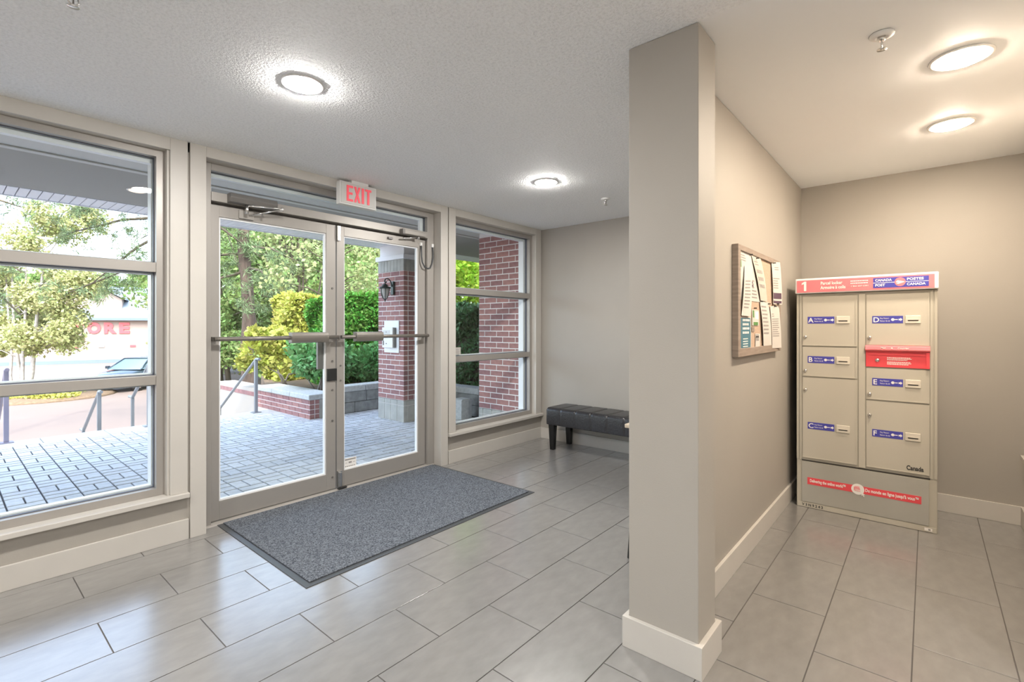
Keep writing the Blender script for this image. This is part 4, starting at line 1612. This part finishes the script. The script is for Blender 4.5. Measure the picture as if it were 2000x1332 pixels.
def pine(label, base, height, rr, boughs, seed, group=None, dens=1.0, lean=(0, 0)):
    gg = random.Random(seed)
    t = thing('pine_tree', base, label, 'tree', group)
    bse = Vector(base)
    pts_ = [bse + Vector((gg.uniform(-.07, .07), gg.uniform(-.07, .07), 0)) + Vector((lean[0], lean[1], 1)) * (height * i / 9) for i in range(10)]
    B().tube(pts_, [rr * (1 - .45 * i / 9) for i in range(10)], 14).build('trunk', 'bark', t)
    P_, D_ = [], []
    r_ = np.random.default_rng(seed)
    for (du, dd, z0, z1) in boughs:
        p0 = bse + Vector((lean[0], lean[1], 1)) * (z0 - bse.z)
        p1 = bse + Vector(across(du, 0, dd))
        p1.z = z1
        mid_ = p0.lerp(p1, .5) + Vector((0, 0, .15))
        B().tube([p0, mid_, p1], [.05, .035, .012], 6).build('bough', 'bark_dark', t)
        L = (p1 - p0).length
        for q_ in range(int(9 * L * dens)):
            f = gg.uniform(.25, 1.0)
            c = p0.lerp(p1, f) + Vector((gg.gauss(0, .28), gg.gauss(0, .28), gg.gauss(-.05, .2)))
            ax = r_.normal(size=3)
            ax /= np.linalg.norm(ax)
            k_ = 46
            d = r_.normal(size=(k_, 3))
            d /= np.linalg.norm(d, axis=1, keepdims=True)
            d = d + ax * .5
            P_.append(np.repeat(np.array([c]), k_, 0) + r_.normal(size=(k_, 3)) * .05)
            D_.append(d)
    P_ = np.concatenate(P_)
    D_ = np.concatenate(D_)
    foliage('needles', P_, .018, 'needle', t, stretch=9.5, seed=seed, dirs=D_)
    return t


bo_ = [(-2.2, -.5, 3.4, 2.9), (-2.4, .6, 4.3, 4.4), (1.6, -.6, 3.6, 3.1), (2.2, .4, 4.6, 4.3), (-1.2, -1.2, 2.9, 2.0), (1.3, -1.2, 3.0, 2.4),
       (2.8, -.4, 5.2, 3.6), (-3.0, -.2, 5.0, 3.8), (.8, -1.4, 2.6, 1.7)]
pine('tall pine with a thick flaking trunk seen through the left door', at_px(490, 14, GZ), 9.5, .20, bo_, 21, lean=(-.025, .012))
# pine boughs hanging over the wide window view
bw = [(-1.2, -1.0, 5.6, 4.3), (.6, -1.5, 5.4, 4.6), (1.8, -.8, 4.2, 2.4), (3.2, -.6, 5.0, 4.6), (2.9, -.3, 3.2, 2.2), (2.2, .3, 5.6, 5.4),
      (-2.2, .2, 4.6, 3.2), (3.4, .2, 4.4, 3.9)]
pine('dark pine with drooping boughs beside the car park', at_px(352, 13.5, GZ), 9, .17, [(-a, b_, c, d) for a, b_, c, d in bw], 33, lean=(.01, .02))
pine('slanting pine at the far left beyond the steps', at_px(-70, 12, GZ), 9, .16, [(1.6, -.2, 4.4, 4.2), (2.4, .4, 5.0, 4.5), (1.9, -.5, 3.4, 2.6), (1.2, .2, 2.6, 1.6)], 34)

# woodland behind
specs = [(445, 24, 9.5, 'leaf_wood'), (530, 27, 10, 'leaf_wood_b'), (585, 22, 9.5, 'leaf_wood'), (640, 26, 10, 'leaf_wood_b'), (690, 30, 7.5, 'leaf_wood_b'),
         (400, 30, 9, 'leaf_wood_b'), (500, 34, 12, 'leaf_wood'), (610, 35, 12, 'leaf_wood_b')]
wl = ['mid-green woodland tree in front of the grey sedan', 'pale-leaved woodland tree just behind the tall flaking pine',
      'mid-green woodland tree directly behind the slender dark-stemmed tree', 'pale-leaved woodland tree behind the golden hedge',
      'pale-leaved woodland tree behind the cedar hedge', 'pale-leaved woodland tree between the drooping pine and the grey sedan',
      'tall mid-green woodland tree far behind the flaking pine', 'tall pale-leaved woodland tree far behind the golden hedge']
for i, (u, d, h_, lf) in enumerate(specs):
    gg = random.Random(100 + i)
    c_ = []
    for q_ in range(40):
        c_.append((across(gg.uniform(-3.0, 3.0), gg.uniform(.8, h_), gg.uniform(-2, 2)), (gg.uniform(.6, 1.1),) * 3))
    tr_ = [(Vector(across(gg.uniform(-.6, .6), 0)), Vector(across(gg.uniform(-1.6, 1.6), h_)), gg.uniform(.08, .15)) for _ in range(3)]
    tree('woodland_tree', wl[i], at_px(u, d, GZ), h_, .15, c_, lf, .125, 480, 'bark_dark', group='woodland trees', seed=200 + i, trunks=tr_)
gg = random.Random(77)
tree('slender_tree', 'slender dark-stemmed tree behind the golden hedge', at_px(578, 15, -.2), 6, .07,
     [(across(gg.uniform(-.9, .9), gg.uniform(3.0, 5.5), gg.uniform(-.5, .5)), (gg.uniform(.25, .45),) * 3) for _ in range(14)], 'leaf_wood_b', .075, 110, 'bark_dark', seed=78,
     trunks=[(Vector(across(-.12, -1.3)), Vector(across(-.10, 6)), .075), (Vector(across(.05, -1.3)), Vector(across(.08, 6)), .06), (Vector(across(.2, -1.3)), Vector(across(.22, 6)), .05),
             (Vector(across(-.35, -1.3)), Vector(across(-2.3, 5)), .045), (Vector(across(-.3, -1.3)), Vector(across(-1.1, 5.5)), .04), (Vector(across(.2, .4)), Vector(across(1.2, 5)), .035)])
# distant trees behind the store
for i, (u, d, h_) in enumerate([(-60, 66, 15), (70, 66, 13), (200, 66, 14), (330, 66, 14)]):
    gg = random.Random(300 + i)
    c_ = [(across(gg.uniform(-2.9, 2.9), gg.uniform(2.5, h_ * .72), gg.uniform(-2, 2)), (gg.uniform(1.2, 1.7),) * 3) for _ in range(20)]
    tree('distant_tree', 'hazy green tree rising behind the store roof', at_px(u, d, GZ), h_ * .7, .3, c_, 'leaf_wood', .35, 330, group='trees behind the store', seed=320 + i)

# hedges and shrubs in the raised bed


def hedge(name, label, boxes, size, leaf, n_, seed, stems=()):
    c0 = boxes[0]
    t = thing(name, ((c0[0] + c0[1]) / 2, (c0[2] + c0[3]) / 2, c0[4]), label, 'hedge' if 'hedge' in name else 'shrub')
    r_ = np.random.default_rng(seed)
    P_ = []
    for (x0, x1, y0, y1, z0, z1) in boxes:
        k_ = n_
        q_ = r_.random((k_, 3))
        f = r_.integers(0, 3, k_)
        lo = np.array([x0, y0, z0])
        hi = np.array([x1, y1, z1])
        pos = lo + q_ * (hi - lo)
        m0 = f == 0
        pos[m0, 0] = x0 + r_.exponential(.06, m0.sum())
        m1 = f == 1
        pos[m1, 1] = y0 + r_.exponential(.06, m1.sum())
        m2 = r_.random(k_) < .25
        pos[m2, 2] = z1 - r_.exponential(.07, m2.sum())
        w_ = .07 * np.sin(pos[:, 0] * 5.1 + pos[:, 2] * 4.3) + .07 * np.sin(pos[:, 1] * 6.3 + pos[:, 2] * 7.1)
        pos += w_[:, None] * np.array([1, 1, .6])
        P_.append(pos)
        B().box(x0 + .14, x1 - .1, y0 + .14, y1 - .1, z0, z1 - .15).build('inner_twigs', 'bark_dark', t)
    foliage('leaves', np.concatenate(P_), size, leaf, t, seed=seed, stretch=1.9)
    for (a, b_, c_, d_) in stems:
        B().tube([a, b_, c_], [d_, d_ * .8, d_ * .5], 8).build('stem', 'bark_pale', t)
    return t


hedge('cedar_hedge', 'tall dark green cedar hedge behind the block wall', [(4.55, 5.7, 8.12, 8.9, .25, 1.82), (5.4, 6.4, 8.3, 9.0, .25, 1.98)], .042, 'leaf_cedar', 26000, 41)
hedge('golden_hedge', 'clipped yellow-gold hedge beyond the planter', [(4.6, 5.6, 9.7, 10.5, .2, 1.92), (4.3, 4.8, 9.5, 10.1, .2, 1.22)], .05, 'leaf_yellow', 15000, 42)
hedge('window_shrub', 'dense dark shrub outside the narrow window', [(5.75, 6.9, 5.2, 6.9, .25, 1.62), (6.3, 7.4, 6.6, 7.8, .25, 1.72)], .05, 'leaf_dark', 15000, 43)


def bush(name, label, base, clusters, leaf, size, n_, seed, stems):
    t = thing(name, base, label, 'shrub')
    bse = Vector(base)
    for (a, b_, c_, r_) in stems:
        B().tube([bse + Vector(a), bse + Vector(b_), bse + Vector(c_)], [r_, r_ * .75, r_ * .4], 8).build('stem', 'bark_pale', t)
    foliage('leaves', np.concatenate([blob(bse + Vector(c), (r_, r_, r_ * .8), n_, seed=seed + i, shell=.2) for i, (c, r_) in enumerate(clusters)]), size, leaf, t, seed=seed)
    return t


bush('laurel_bush', 'bright green shrub behind the brick planter wall', (3.98, 7.5, .27),
     [((.1, .2, .5), .3), ((-.1, .0, .42), .26), ((.35, .1, .35), .3), ((.2, -.1, .62), .25), ((.5, .3, .55), .3), ((.0, .4, .66), .3)], 'leaf_shrub', .06, 900, 51,
     [((0, 0, 0), (.03, -.03, .15), (.1, 0, .4), .02), ((0, .05, 0), (-.1, .05, .14), (-.2, .1, .35), .016), ((.12, .1, 0), (.11, .08, .12), (.06, .02, .32), .022)])
bush('variegated_bush', 'mid-green shrub in front of the cedar hedge', (5.0, 7.42, .27),
     [((.0, .1, .45), .3), ((.3, .1, .4), .3), ((-.15, .05, .3), .22), ((.2, .0, .62), .26), ((.5, .15, .6), .3), ((.7, .1, .35), .25)], 'leaf_shrub', .055, 1000, 61,
     [((0, 0, 0), (.02, 0, .15), (.05, 0, .4), .018)])
bush('yellow_maple', 'small maple with yellow-green leaves leaning over the steps', (3.95, 8.6, .27),
     [((-.50, .05, .62), .20), ((-.35, .1, .82), .2), ((-.15, .05, .62), .2), ((-.6, .15, .42), .15), ((.0, .1, .86), .2), ((-.3, .0, .42), .16), ((.15, .0, .45), .2),
      ((-.45, .1, .92), .16), ((.2, .1, .7), .2)], 'leaf_yellow', .062, 210, 71,
     [((0, 0, 0), (-.1, .05, .3), (-.4, .1, .8), .018), ((.05, 0, 0), (-.05, .0, .2), (-.5, .05, .5), .015), ((0, .05, 0), (.1, .05, .2), (.45, -.3, .28), .02)])
gg = random.Random(8)
tree('lime_maple', 'bright lime-green maple outside the narrow window', (8.2, 8.6, .27), 3.4, .05,
     [((gg.uniform(-1.5, 1.3), gg.uniform(-1.3, 1.3), gg.uniform(1.6, 3.8)), (gg.uniform(.35, .6),) * 3) for _ in range(34)], 'leaf_lime', .085, 420, 'bark_dark', seed=81)
tree('sparse_tree', 'thin sparse-leaved tree above the cedar hedge', (6.6, 11.5, .27), 3.2, .05,
     [((gg.uniform(-1.4, 1.2), gg.uniform(-1, 1), gg.uniform(1.6, 3.6)), (gg.uniform(.35, .6),) * 3) for _ in range(22)], 'leaf_wood_b', .07, 90, 'bark_dark', seed=83)

# ================================================================== STORE ACROSS THE CAR PARK
sd = Vector((math.cos(math.radians(-18.3)), math.sin(math.radians(-18.3)), 0))      # along the wall
P1 = at_px(205, 39.2, GZ)
sroot = thing('store_building', P1, 'pale store building with red STORE lettering and grey metal roof', 'building')
sroot.rotation_euler = (0, 0, math.radians(-18.3))
ORG[sroot] = Vector((0, 0, 0))
# local frame: x along the wall, y away from the viewer, z up from the ground
bx('wall', 'store_wall', sroot, -16, 5.0, 0, 8, .25, 3.45)
bx('plinth', 'store_base', sroot, -16, 5.0, -.08, 0, 0, .28)
bx('eave', 'store_base', sroot, -13, 5.1, -.5, .2, 3.42, 3.62)
B().prism([(-.5, 3.62), (-.5, 3.7), (4, 6.4), (8.5, 3.7), (8.5, 3.62)], 'yz', -13, 5.3).build('roof', 'store_roof', sroot)
B().prism([(-3.8, 3.9), (-3.8, 5.2), (-1.4, 6.6), (1.0, 5.2), (1.0, 3.9)], 'xz', .6, 6).build('dormer', 'store_wall', sroot)
B().prism([(-4.1, 5.1), (-1.4, 6.72), (1.3, 5.1), (1.3, 5.25), (-1.4, 6.9), (-4.1, 5.25)], 'xz', .3, 6).build('dormer_roof', 'store_roof', sroot)
xx = -2.85
for ch, w in (('S', .72), ('T', .72), ('O', .82), ('R', .78), ('E', .68)):
    cu = text(ch, 1.12, (xx, -.05, 2.42), '-y', 'red', sroot, 'sign_letter', bold=.055, ext=.04, width=w)
    xx += w + .17
for i, xq in enumerate((-8.6, -6.5, -4.7, -2.0, -.4, 1.6)):
    bx('wall_plaque', 'red' if i != 4 else 'print_grey', sroot, xq, xq + .38, -.06, 0, 1.25, 1.42)

# ================================================================== CARS


def car(label, base, heading, paint, group=None):
    t = thing('parked_car', base, label, 'car', group)
    t.rotation_euler = (0, 0, heading)
    ORG[t] = Vector((0, 0, 0))
    # stations along the length (x forward): (x, bottom, shoulder height, half width)
    st_ = [(-2.25, .45, .78, .66), (-2.15, .30, .95, .78), (-1.7, .22, 1.0, .86), (-.9, .20, .98, .88), (0, .20, .95, .89), (.9, .20, .93, .88),
           (1.5, .22, .86, .86), (2.0, .26, .74, .80), (2.25, .36, .60, .66)]
    b = B()
    for (x, zb, zs, hw) in st_:
        ring = [(-hw * .86, zb), (-hw, zb + .18), (-hw, (zb + zs) / 2 + .08), (-hw * .93, zs - .04), (-hw * .78, zs), (0, zs + .03),
                (hw * .78, zs), (hw * .93, zs - .04), (hw, (zb + zs) / 2 + .08), (hw, zb + .18), (hw * .86, zb)]
        b.v += [(x, y, z) for y, z in ring]
    k_ = 11
    for i in range(len(st_) - 1):
        for j in range(k_):
            j2 = (j + 1) % k_
            b.f.append((i * k_ + j, i * k_ + j2, (i + 1) * k_ + j2, (i + 1) * k_ + j))
            b.sm.append(True)
    b.f += [tuple(range(k_)), tuple(reversed([(len(st_) - 1) * k_ + j for j in range(k_)]))]
    b.sm += [False, False]
    b.build('body', paint, t)
    # glasshouse and roof
    lo = [(-1.75, .72), (-.6, .80), (.4, .80), (1.15, .74)]
    gl = B()
    for (x, hw), (x2, hw2) in zip(lo, [(-1.05, .54), (-.5, .60), (.1, .60), (.35, .56)]):
        gl.v += [(x, -hw, .95), (x2, -hw2, 1.40), (x2, hw2, 1.40), (x, hw, .95)]
    for i in range(3):
        for j in range(3):
            gl.f.append((i * 4 + j, i * 4 + j + 1, i * 4 + 5 + j, i * 4 + 4 + j))
            gl.sm.append(False)
    gl.f += [(0, 1, 2, 3), (15, 14, 13, 12)]
    gl.sm += [False, False]
    gl.build('windows', 'car_glass', t)
    rf = B().box(-1.08, .38, -.57, .57, 1.385, 1.44)
    rf.build('roof', paint, t, .02)
    for s_ in (-1, 1):
        B().tube([(1.13, s_ * .75, .96), (.37, s_ * .57, 1.41)], .03, 6).build('pillar', paint, t)
        B().tube([(-1.72, s_ * .73, .96), (-1.06, s_ * .55, 1.41)], .05, 6).build('pillar', paint, t)
        B().tube([(-.25, s_ * .80, .96), (-.22, s_ * .60, 1.40)], .025, 6).build('pillar', paint, t)
        for x in (-1.4, 1.42):
            w_ = B().lathe([(.0, s_ * .70), (.30, s_ * .70), (.32, s_ * .74), (.32, s_ * .86), (.30, s_ * .89), (.19, s_ * .895)], (x, 0, .32), 'y', 20)
            wo_ = w_.build('wheel', 'tyre', t)
            B().lathe([(.20, s_ * .885), (.19, s_ * .905), (.05, s_ * .90), (0, s_ * .905)], (x, 0, .32), 'y', 12).build('hubcap', 'chrome', wo_)
        bx('headlight', 'white_frame', t, 2.02, 2.19, s_ * .45, s_ * .70, .56, .68, .02)
        bx('mirror', paint, t, .85, 1.0, s_ * .84, s_ * .98, .98, 1.10, .02)
    bx('grille', 'tyre', t, 2.19, 2.25, -.38, .38, .48, .60, .01)
    bx('bumper', paint, t, 2.12, 2.28, -.68, .68, .32, .46, .03)
    return t


p = at_px(278, 23.6, GZ)
car('dark blue-grey sedan parked in front of the store', p, math.radians(222), 'car_dark')
p = at_px(468, 46, GZ)
car('grey sedan parked behind the pine trunk', p, math.radians(152), 'car_silver')
